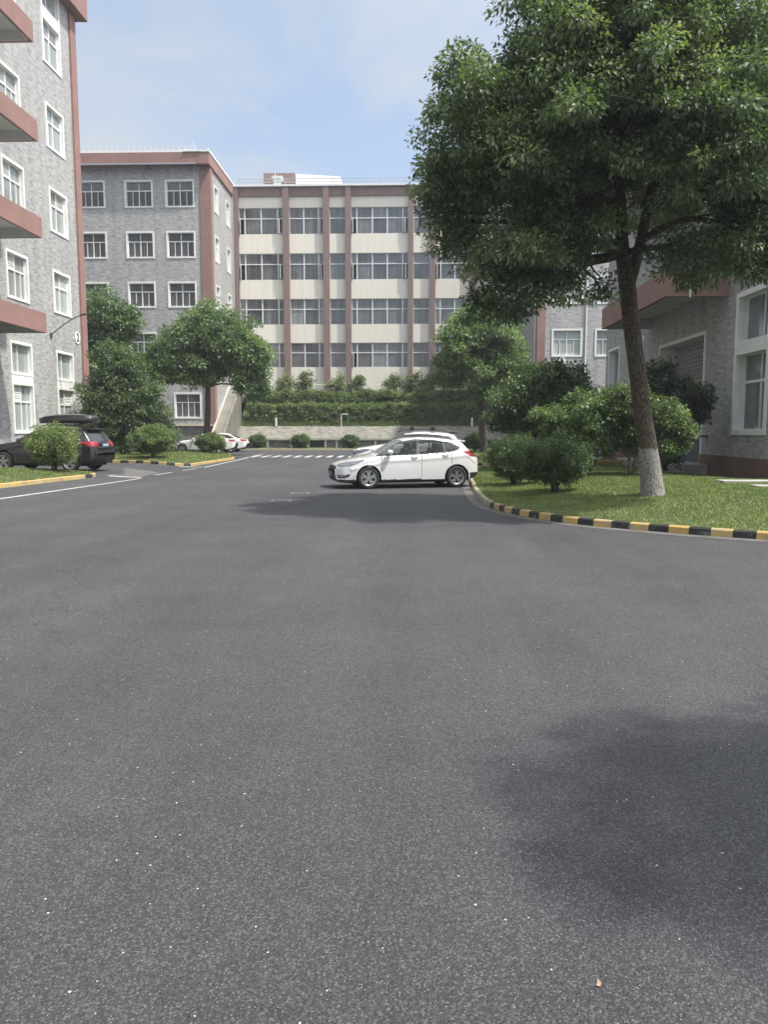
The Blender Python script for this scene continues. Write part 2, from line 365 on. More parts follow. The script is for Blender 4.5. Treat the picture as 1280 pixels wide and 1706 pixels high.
def npmesh(name, verts, nper, mat, parent=None, tone=None, label=None):
    # verts: (K*nper,3) array, K faces of nper vertices
    verts = np.asarray(verts, dtype=np.float32)
    if parent is not None:
        w = wloc(parent); verts = verts - np.array([w.x, w.y, w.z], dtype=np.float32)
    k = len(verts) // nper
    me = bpy.data.meshes.new(name)
    me.vertices.add(len(verts)); me.vertices.foreach_set('co', verts.ravel())
    me.loops.add(k * nper); me.loops.foreach_set('vertex_index', np.arange(k * nper, dtype=np.int32))
    me.polygons.add(k); me.polygons.foreach_set('loop_start', np.arange(0, k * nper, nper, dtype=np.int32))
    me.polygons.foreach_set('loop_total', np.full(k, nper, dtype=np.int32))
    if tone is not None:
        at = me.attributes.new('tone', 'FLOAT', 'FACE'); at.data.foreach_set('value', np.asarray(tone, dtype=np.float32))
    me.materials.append(MATS[mat]); me.update(calc_edges=True)
    o = bpy.data.objects.new(name, me); COL.objects.link(o)
    if parent is not None: o.parent = parent
    return o
def sstep(a, b, x):
    t = min(1, max(0, (x - a) / (b - a))); return t * t * (3 - 2 * t)
def gz(x, y):
    # the road falls away slightly from the parking on the far left
    return 0.14 * sstep(9.5, 12.5, -x) * (1 - sstep(36, 46, y))
def nrm(a): return a / np.maximum(np.linalg.norm(a, axis=1, keepdims=True), 1e-9)

# ------------------------------------------------------------------ ground
def sheet(name, x0, x1, y0, y1, nx, ny, zf, mat, kind='structure'):
    mb = MB(); vs = []; fs = []
    for j in range(ny + 1):
        for i in range(nx + 1):
            x = x0 + (x1 - x0) * i / nx; y = y0 + (y1 - y0) * j / ny
            vs.append((x, y, zf(x, y)))
    for j in range(ny):
        for i in range(nx):
            a = j * (nx + 1) + i; fs.append((a, a + 1, a + nx + 2, a + nx + 1))
    mb.add(vs, fs); o = mb.build(name, mat, smooth=True); setp(o, kind=kind); return o
sheet('ground', -250, 250, -150, 400, 4, 4, lambda x, y: -0.06, 'earth')
sheet('road', -45, 45, -30, 66.2, 180, 100, gz, 'asphalt')

def resample(pts, step):
    P = [Vector(p) for p in pts]; out = [P[0].copy()]; acc = 0
    for a, b2 in zip(P[:-1], P[1:]):
        d = (b2 - a).length; t = step - acc
        while t <= d: out.append(a + (b2 - a) * (t / d)); t += step
        acc = d - (t - step)
    if (out[-1] - P[-1]).length > step * 0.3: out.append(P[-1].copy())
    return out
def smoothpts(pts, it=2):
    for _ in range(it):
        q = [pts[0]]
        for a, b2 in zip(pts[:-1], pts[1:]):
            q.append(tuple(np.array(a)*0.75 + np.array(b2)*0.25)); q.append(tuple(np.array(a)*0.25 + np.array(b2)*0.75))
        q.append(pts[-1]); pts = q
    return pts
def kerb(name, pts, colour, side, step=0.33, hgt=0.125, wid=0.13):
    # blocks laid end to end; side=+1: lawn lies to the left of the path
    P = resample([(p[0], p[1], 0) for p in pts], step); mb = MB()
    for i, (a, b2) in enumerate(zip(P[:-1], P[1:])):
        mb.cur = colour(i, a)
        t = (b2 - a); ln = t.length
        if ln < 0.05: continue
        t.normalize(); n = Vector((-t.y, t.x, 0)) * side
        g = 0.004; a2 = a + t * g; b3 = b2 - t * g
        jz = random.uniform(-0.004, 0.004); jn = random.uniform(-0.004, 0.004)
        prof = [(0 + jn, -0.05), (0.012 + jn, hgt * 0.82), (0.03 + jn, hgt + jz), (wid, hgt + jz), (wid, -0.05)]
        vs = []
        for q in (a2, b3):
            z0 = gz(q.x, q.y)
            for (o_, z_) in prof: vs.append((q.x + n.x * o_, q.y + n.y * o_, z0 + z_))
        k = len(prof)
        fs = [tuple((j, (j + 1) % k, k + (j + 1) % k, k + j)) for j in range(k)] + [tuple(range(k))[::-1], tuple(range(k, 2 * k))]
        mb.add(vs, fs)
    o = mb.build(name, ['kerb_yellow', 'kerb_black', 'kerb_bare']); setp(o, kind='structure'); return o
KR = [(16.0, 7.6), (12.0, 8.7), (9.0, 9.85), (7.0, 10.9), (5.5, 11.84), (4.68, 12.3), (3.85, 12.95), (2.95, 13.7), (2.3, 14.75), (1.82, 16.1), (1.66, 17.6), (1.75, 21), (1.98, 25.6), (2.1, 30), (2.2, 32.2), (2.6, 32.9), (3.4, 33.1), (9.8, 33.2)]
KR = smoothpts(KR, 1)
kerb('kerb', KR, lambda i, a: (2 if (a.y > 16.6) else (i % 2)) if a.y < 32 else i % 2, -1)
KL = smoothpts([(-12.6, 2), (-12.0, 12), (-11.22, 20.6), (-11.05, 23.2), (-10.84, 25.6), (-10.85, 26.5), (-11.5, 26.85), (-14, 26.95), (-18.0, 27.0)], 1)
kerb('kerb', KL, lambda i, a: 1 if (25.25 < a.y < 25.75 and a.x > -11) else 0, 1, step=0.5)
KI = smoothpts([(-24, 36.3), (-17.5, 36.1), (-13.6, 35.7), (-11.0, 34.75), (-10.15, 34.9), (-10.0, 36.2), (-9.95, 40), (-9.95, 44.3), (-10.7, 46.0), (-12.0, 51), (-13.4, 55), (-24, 55.4)], 1)
def ki(i, a):
    if a.y < 36.5 and a.x < -10.3: return i % 2
    if 44.0 < a.y < 44.7: return 1
    return 0
kerb('kerb', KI, ki, 1, step=0.42)
KF = smoothpts([(3.0, 58), (2.85, 50), (2.8, 40), (2.9, 37), (3.3, 36.3), (10, 36.1)], 1)
kerb('kerb', KF, lambda i, a: i % 2, 1, step=0.42)
kerb('kerb', [(-14.6, 64.0), (12, 64.0)], lambda i, a: 2, 1, step=1.0)
kerb('kerb', [(7.5, 32.2), (10.2, 33.6)], lambda i, a: 0, 1, step=0.9, hgt=0.42)

def polydist(x, y, pts):
    best = 1e9
    for a, b2 in zip(pts[:-1], pts[1:]):
        dx, dy = b2[0] - a[0], b2[1] - a[1]; l2 = dx*dx + dy*dy + 1e-12
        t = max(0, min(1, ((x - a[0]) * dx + (y - a[1]) * dy) / l2))
        d = math.hypot(x - a[0] - t*dx, y - a[1] - t*dy); best = min(best, d)
    return best
def inpoly(x, y, poly):
    c = False; j = len(poly) - 1
    for i in range(len(poly)):
        xi, yi = poly[i][0], poly[i][1]; xj, yj = poly[j][0], poly[j][1]
        if (yi > y) != (yj > y) and x < (xj - xi) * (y - yi) / (yj - yi + 1e-12) + xi: c = not c
        j = i
    return c
def inpoly_np(x, y, poly):
    c = np.zeros(len(x), bool); j = len(poly) - 1
    for i in range(len(poly)):
        xi, yi = poly[i][0], poly[i][1]; xj, yj = poly[j][0], poly[j][1]
        m_ = ((yi > y) != (yj > y)) & (x < (xj - xi) * (y - yi) / (yj - yi + 1e-12) + xi)
        c ^= m_; j = i
    return c
def polydist_np(x, y, pts):
    best = np.full(len(x), 1e9)
    for a, b2 in zip(pts[:-1], pts[1:]):
        dx, dy = b2[0] - a[0], b2[1] - a[1]; l2 = dx*dx + dy*dy + 1e-12
        t = np.clip(((x - a[0]) * dx + (y - a[1]) * dy) / l2, 0, 1)
        best = np.minimum(best, np.hypot(x - a[0] - t*dx, y - a[1] - t*dy))
    return best
def gz_np(x, y):
    t = np.clip((-x - 9.5) / 3.0, 0, 1); s_ = t*t*(3-2*t); u = np.clip((y - 36) / 10, 0, 1); w_ = u*u*(3-2*u)
    return 0.14 * s_ * (1 - w_)
def lawn(poly, mound, reach, step, nblades, bh, clip=None):
    xs = [p[0] for p in poly]; ys = [p[1] for p in poly]
    x0, x1, y0, y1 = min(xs), max(xs), min(ys), max(ys)
    def hz(x, y):
        d = polydist_np(x, y, poly + [poly[0]])
        t = np.clip(d / reach, 0, 1)
        return gz_np(x, y) + 0.105 + mound * t * t * (3 - 2 * t) + 0.012 * np.sin(x * 2.1 + 1) * np.sin(y * 1.7)
    nx = int((x1 - x0) / step) + 1; ny = int((y1 - y0) / step) + 1
    gx, gy = np.meshgrid(np.linspace(x0, x1, nx + 1), np.linspace(y0, y1, ny + 1))
    gx = gx.ravel(); gy = gy.ravel(); zz = hz(gx, gy)
    ins = inpoly_np(gx, gy, poly)
    mb = MB(); idx = {}; vs = []; fs = []
    for i in range(len(gx)): vs.append((gx[i], gy[i], zz[i]))
    for j in range(ny):
        for i in range(nx):
            a = j * (nx + 1) + i; q = (a, a + 1, a + nx + 2, a + nx + 1)
            cx, cy = (gx[a] + gx[a + 1]) / 2, (gy[a] + gy[a + nx + 1]) / 2
            if all(ins[k] for k in q): fs.append(q)
    mb.add(vs, fs); o = mb.build('lawn', 'lawn_soil', smooth=True); setp(o, kind='structure')
    # blades
    x = rng.uniform(x0, x1, nblades * 2); y = rng.uniform(y0, y1, nblades * 2)
    k = inpoly_np(x, y, poly) & (polydist_np(x, y, poly + [poly[0]]) > 0.10)
    if clip is not None: k &= clip(x, y)
    x = x[k][:nblades]; y = y[k][:nblades]; z = hz(x, y); n = len(x)
    pat = np.sin(x * 3.1 + np.sin(y * 2.3) * 2) * np.sin(y * 2.7 + np.cos(x * 1.9) * 2)
    hgt = bh * (0.5 + rng.random(n) * 0.9) * (1 + 0.35 * pat); w = 0.004 + 0.0045 * rng.random(n) + 0.0004 * y
    an = rng.uniform(0, 6.283, n); ln = rng.normal(0, 0.5, (n, 2)) * hgt[:, None]
    V = np.zeros((n, 3, 3), np.float32)
    V[:, 0] = np.stack([x - w*np.cos(an), y - w*np.sin(an), z - 0.01], 1)
    V[:, 1] = np.stack([x + w*np.cos(an), y + w*np.sin(an), z - 0.01], 1)
    V[:, 2] = np.stack([x + ln[:, 0], y + ln[:, 1], z + hgt], 1)
    tone = np.clip(0.5 + 0.22 * pat + rng.normal(0, 0.22, n), 0, 1)
    g_ = npmesh('grass', V.reshape(-1, 3), 3, 'grass_blade', tone=tone); setp(g_, kind='stuff')
    return hz
LR = [p for p in KR] + [(10.6, 33.2), (10.6, 24), (13.5, 22), (16, 14)]
lawnR = lawn(LR, 0.27, 4.2, 0.2, 230000, 0.036, clip=lambda x, y: (x < 0.56 * y + 1.2))
LL = [p for p in KL] + [(-18.7, 27.0), (-18.7, 2)]
lawnL = lawn(LL, 0.16, 2.2, 0.25, 70000, 0.045, clip=lambda x, y: (y > 17) & (x > -16.5))
LI = [p for p in KI]
lawnI = lawn(LI, 0.14, 2.5, 0.35, 45000, 0.06, clip=lambda x, y: x > -20)
LF = [p for p in KF] + [(10, 58)]
lawnF = lawn(LF, 0.12, 2.5, 0.35, 16000, 0.07)
LS = [(-14.6, 64.05), (12, 64.05), (12, 66.2), (-14.6, 66.2)]
lawnS = lawn(LS, 0.03, 1.0, 0.3, 16000, 0.06)
def lz(f, x, y): return float(f(np.array([x]), np.array([y]))[0])

# markings, draped on the road
def strip(pts, w, name='road_marking', mat='line_paint', dz=0.006):
    P = [Vector((p[0], p[1], 0)) for p in pts]; P = resample(P, 0.6) if len(P) > 1 else P; mb = MB(); vs = []
    for i, p in enumerate(P):
        t = (P[min(i + 1, len(P) - 1)] - P[max(i - 1, 0)]); t.normalize(); n = Vector((-t.y, t.x, 0)) * w / 2
        for q in (p - n, p + n): vs.append((q.x, q.y, gz(q.x, q.y) + dz + 0.003))
    fs = [(2*i, 2*i + 1, 2*i + 3, 2*i + 2) for i in range(len(P) - 1)]
    mb.add(vs, fs); o = mb.build(name, mat); setp(o, kind='structure'); return o
strip([(-10.9, 6), (-10.3, 15), (-9.94, 18.3), (-9.3, 26.4)], 0.13)
strip([(-9.5, 28.3), (-9.4, 30.2)], 0.12); strip([(-9.38, 31.5), (-9.25, 33.0)], 0.12)
strip([(-9.2, 34.2), (-9.6, 43.2), (-10.05, 50), (-10.15, 53)], 0.13)
strip([(-10.6, 18.2), (-11.0, 18.2)], 0.15)
strip([(-10.7, 27.0), (-9.5, 26.9)], 0.35); strip([(-10.4, 34.4), (-9.4, 34.5)], 0.3); strip([(-9.9, 44.6), (-9.4, 44.4)], 0.25)
for i in range(19): strip([(-9.75 + i * 0.68, 46.9), (-9.80 + i * 0.68, 50.2)], 0.30)
mb = MB(); mb.add([(x, y, gz(x, y) + 0.005) for x, y in [(-11.0, 27.3), (-9.6, 27.3), (-9.9, 30.2), (-11.6, 31.2), (-13.5, 30.6)]], [(0, 1, 2, 3, 4)])
setp(mb.build('pavement', 'gutter_concrete'), kind='structure')
GUT = [Vector((p[0], p[1], 0)) for p in KR[:-6]]; mb = MB(); vs = []
for i, p in enumerate(GUT):
    t = GUT[min(i + 1, len(GUT) - 1)] - GUT[max(i - 1, 0)]; t.normalize(); n_ = Vector((-t.y, t.x, 0)); vs += [tuple(p + n_ * .0 + Vector((0, 0, .005))), tuple(p + n_ * .26 + Vector((0, 0, .005)))]
mb.add(vs, [(2*i, 2*i + 1, 2*i + 3, 2*i + 2) for i in range(len(GUT) - 1)])
setp(mb.build('gutter', 'gutter_concrete'), kind='structure')
for (x, y, lb, r_) in [(-3.04, 18.04, 'small square drain cover in the tree shadow, farther from the white hatchback', 0.1), (-2.9, 20.29, 'small square drain cover nearest the front of the white hatchback', -0.05)]:
    e = empty('drain_cover', (x, y, 0), lb, 'drain cover', 'drain covers in the asphalt')
    mb = MB()
    for (a, c, d, f) in ((-.24, -.2, .24, -.15), (-.24, .15, .24, .2), (-.24, -.15, -.19, .15), (.19, -.15, .24, .15)):
        mb.box((x + a, y + c, 0.001), (x + d, y + f, 0.012))
    mb.build('frame', 'drain_metal', e)
    mb = MB(); mb.box((x - .185, y - .145, 0.001), (x + .185, y + .145, 0.008)); mb.build('lid', 'asphalt', e)
# one dry leaf on the asphalt
mb = MB(); x, y = 0.58, 2.19
mb.add([(x - .007, y - .010, .008), (x - .003, y + .003, .003), (x + .003, y + .020, .011), (x + .009, y - .003, .012), (x + .004, y - .013, .008)], [(0, 1, 4), (1, 3, 4), (1, 2, 3)])
setp(mb.build('dry_leaf', 'dry_leaf'), 'small dry brown leaf lying alone on the near asphalt', 'leaf')

# ------------------------------------------------------------------ buildings
def wall(mb, o, u, u0, u1, z0, z1, holes, n=(0, 0)):
    us = sorted({u0, u1, *[h_[0] for h_ in holes], *[h_[1] for h_ in holes]}); zs = sorted({z0, z1, *[h_[2] for h_ in holes], *[h_[3] for h_ in holes]})
    us = [q for q in us if u0 <= q <= u1]; zs = [q for q in zs if z0 <= q <= z1]
    for a, b2 in zip(us[:-1], us[1:]):
        for c, d in zip(zs[:-1], zs[1:]):
            mu, mz = (a + b2) / 2, (c + d) / 2
            if any(h_[0] < mu < h_[1] and h_[2] < mz < h_[3] for h_ in holes): continue
            mb.quad((o[0] + u[0]*a, o[1] + u[1]*a, c), (o[0] + u[0]*b2, o[1] + u[1]*b2, c), (o[0] + u[0]*b2, o[1] + u[1]*b2, d), (o[0] + u[0]*a, o[1] + u[1]*a, d))
def ring(mb, o, u, n, u0, u1, z0, z1, t, n0, n1):
    mb.obox(o, u, n, u0, u0 + t, n0, n1, z0, z1); mb.obox(o, u, n, u1 - t, u1, n0, n1, z0, z1)
    mb.obox(o, u, n, u0 + t, u1 - t, n0, n1, z1 - t, z1); mb.obox(o, u, n, u0 + t, u1 - t, n0, n1, z0, z0 + t)
def pane(parent, o, u, n, u0, u1, z0, z1, d, mat):
    mb = MB(); mb.obox(o, u, n, u0, u1, d - 0.012, d, z0, z1); return mb.build('pane', mat, parent)
def louvre(parent, o, u, n, u0, u1, z0, z1, d):
    mb = MB(); k = max(4, int((z1 - z0) / 0.085)); h_ = (z1 - z0) / k
    for i in range(k):
        zc = z0 + h_ * i
        a = [(u0, d - 0.05, zc + h_ * 0.9), (u1, d - 0.05, zc + h_ * 0.9), (u1, d, zc + h_ * 0.25), (u0, d, zc + h_ * 0.25)]
        P = [(o[0] + u[0]*p + n[0]*q, o[1] + u[1]*p + n[1]*q, z_) for p, q, z_ in a]
        Q = [(p_[0], p_[1], p_[2] + 0.02) for p_ in P]
        mb.add(P + Q, [(0, 1, 2, 3), (7, 6, 5, 4), (0, 4, 5, 1), (1, 5, 6, 2), (2, 6, 7, 3), (3, 7, 4, 0)])
    ring(mb, o, u, n, u0, u1, z0, z1, 0.03, d - 0.055, d + 0.012)
    return mb.build('louvre', 'frame_white', parent)
def window(parent, o, u, n, u0, u1, z0, z1, style='four', glass='glass_dark', lside=0, ft=0.13, deep=0.20):
    mb = MB(); ring(mb, o, u, n, u0, u1, z0, z1, ft, -deep, 0.045)
    a, b2, c, d = u0 + ft, u1 - ft, z0 + ft, z1 - ft
    dn = -deep + 0.06
    tz = c + (d - c) * (0.64 if style != 'plain2' else 1.0)
    mt = 0.05
    ring(mb, o, u, n, a, b2, c, d, 0.035, dn - 0.03, dn + 0.035)
    bars = []
    if style == 'four':
        mb.obox(o, u, n, a + .035, b2 - .035, dn - .02, dn + .03, tz - .04, tz + .04)
        um = (a + b2) / 2
        mb.obox(o, u, n, um - .035, um + .035, dn - .02, dn + .03, c + .035, tz - .04); mb.obox(o, u, n, um - .025, um + .025, dn - .02, dn + .028, tz + .04, d - .035)
        for q in (0.25, 0.75):
            uq = a + (b2 - a) * q; mb.obox(o, u, n, uq - .02, uq + .02, dn - .02, dn + .024, c + .035, tz - .04)
    elif style == 'louvre':
        mb.obox(o, u, n, a + .035, b2 - .035, dn - .02, dn + .03, tz - .04, tz + .04)
        um = (a + b2) / 2 + (0.0 if lside == 0 else 0)
        mb.obox(o, u, n, um - .03, um + .03, dn - .02, dn + .028, c + .035, tz - .04); mb.obox(o, u, n, um - .025, um + .025, dn - .02, dn + .026, tz + .04, d - .035)
        uq = a + (b2 - a) * (0.78 if lside == 0 else 0.22); mb.obox(o, u, n, uq - .02, uq + .02, dn - .02, dn + .024, c + .035, tz - .04)
    elif style == 'plain2':
        um = a + (b2 - a) * 0.42; mb.obox(o, u, n, um - .025, um + .025, dn - .02, dn + .026, c + .035, d - .035)
    w = mb.build('window', 'frame_white', parent)
    pane(w, o, u, n, a + .01, b2 - .01, c + .01, d - .01, dn - 0.022, glass)
    if style == 'louvre':
        um = (a + b2) / 2
        if lside == 0: louvre(w, o, u, n, a + .035, um - .03, tz + .045, d - .036, dn + 0.02)
        else: louvre(w, o, u, n, um + .03, b2 - .035, tz + .045, d - .036, dn + 0.02)
    return w
def railing(parent, pts, z0, z1, every, mat, r=0.02, name='railing', mids=1):
    mb = MB()
    for a, b2 in zip(pts[:-1], pts[1:]):
        for k in range(mids + 1):
            z = z1 - (z1 - z0) * 0.5 * k
            mb.tube([(a[0], a[1], z), (b2[0], b2[1], z)], r, 5)
        d = math.hypot(b2[0] - a[0], b2[1] - a[1]); k = max(1, int(d / every))
        for i in range(k + 1):
            x = a[0] + (b2[0] - a[0]) * i / k; y = a[1] + (b2[1] - a[1]) * i / k
            mb.tube([(x, y, z0), (x, y, z1)], r, 5)
    return mb.build(name, mat, parent)

# ---- left building (number 2)
B2 = empty('building', (-18.8, 44.7, 0), 'tall grey tiled block at the left with stacked red fronted balconies', 'building')
o_, u_, n_ = (-18.8, 0), (0, 1), (1, 0)
cols = [(36.1, 38.22, 0), (40.84, 42.95, 1), (22.0, 24.12, 0), (17.3, 19.4, 1), (12.6, 14.7, 0)]
holes = []
singles = [(7.85, 10.1), (12.03, 14.3), (16.25, 18.5)]
for (a, b2, ls) in cols:
    for (c, d) in singles: holes.append((a, b2, c, d))
    holes.append((a, b2, 1.5, 5.9)); holes.append((a, b2, 20.45, 25.3))
mb = MB(); wall(mb, o_, u_, -10, 44.1, 0.9, 26.2, holes)
mb.quad((-18.8, 44.69, 0.0), (-45, 44.69, 0.0), (-45, 44.69, 26.2), (-18.8, 44.69, 26.2))
mb.quad((-18.8, -10, 0.0), (-45, -10, 0.0), (-45, -10, 26.2), (-18.8, -10, 26.2))
mb.quad((-45, -10, 0.0), (-45, 44.69, 0.0), (-45, 44.69, 26.2), (-45, -10, 26.2))
mb.build('wall', 'tile_grey', B2)
mb = MB(); mb.box((-18.9, -10, 0), (-18.74, 44.1, 0.9)); mb.build('plinth', 'plinth_brown', B2)
mb = MB(); mb.box((-19.6, 44.1, 0), (-18.68, 44.78, 24.45)); mb.build('pilaster', 'render_red', B2)
mb = MB(); mb.box((-45, -10.3, 24.5), (-18.2, 45.35, 26.0)); mb.box((-45.2, -10.4, 26.0), (-18.1, 45.5, 26.25)); mb.build('cornice', 'render_red', B2)
for (a, b2, ls) in cols:
    for (c, d) in singles: window(B2, o_, u_, n_, a, b2, c, d, 'louvre', 'glass_curtain', ls)
    for (c, d, st) in [(1.5, 4.02, 'louvre'), (3.80, 5.9, 'plain2'), (20.45, 22.85, 'louvre'), (22.65, 25.3, 'plain2')]:
        pass
    for (z0, zm, z1) in ((1.5, 3.98, 5.9), (20.45, 22.75, 24.9)):
        w1 = window(B2, o_, u_, n_, a, b2, z0, zm - 0.02, 'louvre', 'glass_curtain', ls)
        w2 = window(B2, o_, u_, n_, a, b2, zm + 0.32, z1, 'plain2', 'glass_curtain', ls)
        mb = MB(); mb.obox(o_, u_, n_, a, b2, -0.2, 0.03, zm - 0.018, zm + 0.318); mb.build('transom_panel', 'frame_white', B2)
for zb in (6.03, 10.18, 14.3, 18.42):
    e = MB(); e.box((-18.8, 24.2, zb + 0.42), (-16.55, 34.7, zb + 0.60)); s_ = e.build('balcony_slab', 'slab_white', B2)
    e = MB(); e.box((-16.55, 24.05, zb), (-16.4, 34.85, zb + 0.86)); e.box((-18.8, 34.7, zb), (-16.55, 34.85, zb + 0.86)); e.box((-18.8, 24.05, zb), (-16.55, 24.2, zb + 0.86))
    e.build('balcony_front', 'render_red', B2)
    e = MB(); e.box((-16.60, 24.25, zb + .01), (-16.552, 34.65, zb + 0.42)); e.box((-18.8, 34.652, zb + .01), (-16.56, 34.698, zb + 0.42)); e.build('balcony_lining', 'slab_white', B2)
# balcony doors behind the slabs
for zb in (6.63, 10.78, 14.9, 19.0):
    w = window(B2, o_, u_, n_, 26.2, 29.0, zb, zb + 2.3, 'four', 'glass_curtain'); w = window(B2, o_, u_, n_, 30.4, 33.2, zb, zb + 2.3, 'four', 'glass_curtain')
# wall lamp on a bent arm
e = empty('street_lamp', (-18.8, 40.3, 6.6), 'thin bent arm lamp fixed to the grey wall beside the number 2', 'lamp')
mb = MB(); pts = [(-18.8 + 1.9 * t, 40.35 + 0.15 * t, 6.6 + 1.15 * math.sin(t * 1.35) ) for t in [0, .12, .25, .4, .55, .7, .82]]
mb.tube(pts, 0.028, 8); mb.build('arm', 'metal_dark', e)
mb = MB(); mb.tube([pts[-1], (pts[-1][0] + 0.22, pts[-1][1], pts[-1][2] + 0.06), (pts[-1][0] + 0.55, pts[-1][1], pts[-1][2] + 0.09)], [0.035, 0.065, 0.035], 8); mb.build('lamp_head', 'metal_dark', e)
mb = MB(); mb.box((-18.78, 40.25, 6.48), (-18.74, 40.45, 6.72)); mb.build('bracket', 'metal_dark', e)
def number_sign(ch, loc, rot, label, rad, size):
    e = empty('number_sign', loc, label, 'number sign'); e.rotation_euler = rot
    mb = MB(); k = 28
    vs = [(rad * math.cos(6.2832 * i / k), rad * math.sin(6.2832 * i / k), zz) for zz in (0, 0.02) for i in range(k)]
    mb.add(vs, [tuple(range(k, 2 * k)), tuple(range(k))[::-1]] + [(i, (i + 1) % k, k + (i + 1) % k, k + i) for i in range(k)])
    mb.build('disc', 'sign_white', e, local=True)
    cu = bpy.data.curves.new('digit', 'FONT'); cu.body = ch; cu.size = size; cu.extrude = 0.006; cu.align_x = 'CENTER'; cu.align_y = 'CENTER'; cu.offset = 0.012
    tt = bpy.data.objects.new('tmp', cu); me = bpy.data.meshes.new_from_object(tt); bpy.data.objects.remove(tt); bpy.data.curves.remove(cu)
    me.materials.clear(); me.materials.append(MATS['ink_black']); t = bpy.data.objects.new('digit', me); COL.objects.link(t); t.parent = e; t.location = (0, 0, 0.03)
number_sign('2', (-18.78, 43.6, 6.85), (R(90), 0, R(90)), 'round white plate with the black number 2 on the left grey wall', 0.34, 0.62)

# ---- back left building
B1 = empty('building', (-16.1, 63.6, 0), 'grey tiled block behind the left tree with red corner strip and white framed windows', 'building')
o_, u_, n_ = (0, 63.6), (1, 0), (0, -1)
zr = [(19.5, 21.65), (15.53, 17.66), (11.6, 13.68), (7.57, 9.66)]
xr = [(-23.06, -20.74), (-19.75, -17.37), (-26.95, -24.63), (-30.3, -27.98), (-34.2, -31.9), (-37.6, -35.3)]
holes = [(a, b2, c, d) for a, b2 in xr for c, d in zr] + [(-19.5, -17.2, 2.6, 4.75), (-24.2, -21.6, 2.6, 4.75), (-28.5, -26.0, 2.6, 4.75)]
mb = MB(); wall(mb, o_, u_, -45, -16.9, 2.1, 22.65, holes)
o2, u2, n2 = (-16.1, 0), (0, 1), (1, 0)
hs = [(a, b2, c, d) for a, b2 in ((64.85, 66.25), (69.0, 70.4)) for c, d in zr]
wall(mb, o2, u2, 64.2, 71.6, 0.0, 22.65, hs)
mb.quad((-45, 63.6, 0), (-45, 84, 0), (-45, 84, 22.6), (-45, 63.6, 22.6)); mb.quad((-45, 84, 0), (-16.2, 84, 0), (-16.2, 84, 22.6), (-45, 84, 22.6))
mb.build('wall', 'tile_grey', B1)
mb = MB(); mb.box((-45, 63.62, 0), (-16.12, 64.2, 2.0)); mb.build('base', 'tile_stone', B1)
mb = MB(); mb.box((-45, 63.45, 2.0), (-16.12, 64.0, 2.12)); mb.build('ledge', 'ledge_cream', B1)
mb = MB(); mb.box((-16.9, 63.52, 2.12), (-16.03, 64.2, 22.6)); mb.build('pilaster', 'render_red', B1)
mb = MB(); mb.box((-45, 62.9, 22.65), (-15.95, 72.0, 23.55)); mb.build('cornice', 'render_red', B1)
mb = MB(); mb.box((-16.6, 62.85, 23.55), (-15.9, 71.9, 23.68)); mb.box((-18.0, 62.8, 23.55), (-16.6, 63.3, 23.66)); mb.build('coping', 'frame_white', B1)
mb = MB(); mb.box((-45, 64, 23.3), (-16.6, 84, 23.5)); mb.build('roof', 'roof_grey', B1)
for a, b2 in xr:
    for c, d in zr: window(B1, o_, u_, n_, a, b2, c, d, 'four', 'glass_dark')
for (a, b2, c, d) in holes[-3:]: window(B1, o_, u_, n_, a, b2, c, d, 'four', 'glass_dark')
for (a, b2, c, d) in hs: window(B1, o2, u2, n2, a, b2, c, d, 'louvre', 'glass_curtain', 0, 0.11)
railing(B1, [(-45, 63.1), (-17.0, 63.1)], 23.55, 24.05, 0.45, 'metal_white', 0.014)
mb = MB(); mb.box((-45, 63.5, 23.5), (-17, 63.62, 23.9)); mb.build('parapet', 'roof_white', B1)
railing(B1, [(-16.1, 63.2), (-16.1, 71.4)], 23.68, 23.98, 2.0, 'metal_white', 0.012, mids=0)
mb = MB(); mb.tube([(-17.2, 63.15, 23.5), (-17.2, 63.15, 24.6)], 0.02, 6); mb.build('lightning_rod', 'metal_white', B1)
mb = MB(); mb.box((-30, 62.85, 22.62), (-17.0, 62.9, 22.72)); mb.build('gutter_pipe', 'steel', B1)
for x in (-21.0, -17.5):
    mb = MB(); mb.box((x - .12, 63.05, 22.35), (x + .12, 63.3, 22.6)); mb.build('eave_lamp', 'metal_dark', B1)
mb = MB(); mb.tube([(-16.02, 71.3, 5.5), (-16.02, 71.3, 23.2)], 0.06, 8); mb.build('downpipe', 'metal_white', B1)

# ---- middle building
BM = empty('building', (-3, 71.6, 5.4), 'long cream office block with plum uprights above the planted bank', 'building')
o_, u_, n_ = (0, 71.6), (1, 0), (0, -1)
pil = [(-16.0, -15.54), (-11.49, -10.94), (-7.84, -7.29), (-5.82, -5.33), (-.13, .30), (1.81, 2.30), (5.37, 6.02), (9.9, 10.4)]
fl = [(19.31, 21.63), (15.27, 17.62), (11.27, 13.58), (7.40, 9.63)]
holes = []
bays = [(a[1], b2[0]) for a, b2 in zip(pil[:-1], pil[1:])]
for a, b2 in bays:
    for c, d in fl: holes.append((a, b2, c, d))
mb = MB(); wall(mb, o_, u_, -16.0, 10.4, 5.2, 22.6, holes); mb.build('wall', 'render_cream', BM)
mb = MB(); mb.box((-16.1, 72.2, 3.5), (10.4, 88, 22.6)); mb.build('inner_block', 'dark_inside', BM)
mb = MB(); mb.box((-16.1, 71.45, 22.6), (10.4, 72.2, 23.4)); mb.build('frieze', 'render_plum', BM)
mb = MB(); mb.box((-16.1, 71.2, 23.4), (10.4, 88, 23.56)); mb.build('roof', 'roof_white', BM)
mb = MB(); mb.box((-16.05, 71.55, 4.2), (10.4, 72.0, 5.2)); mb.build('base', 'concrete', BM)
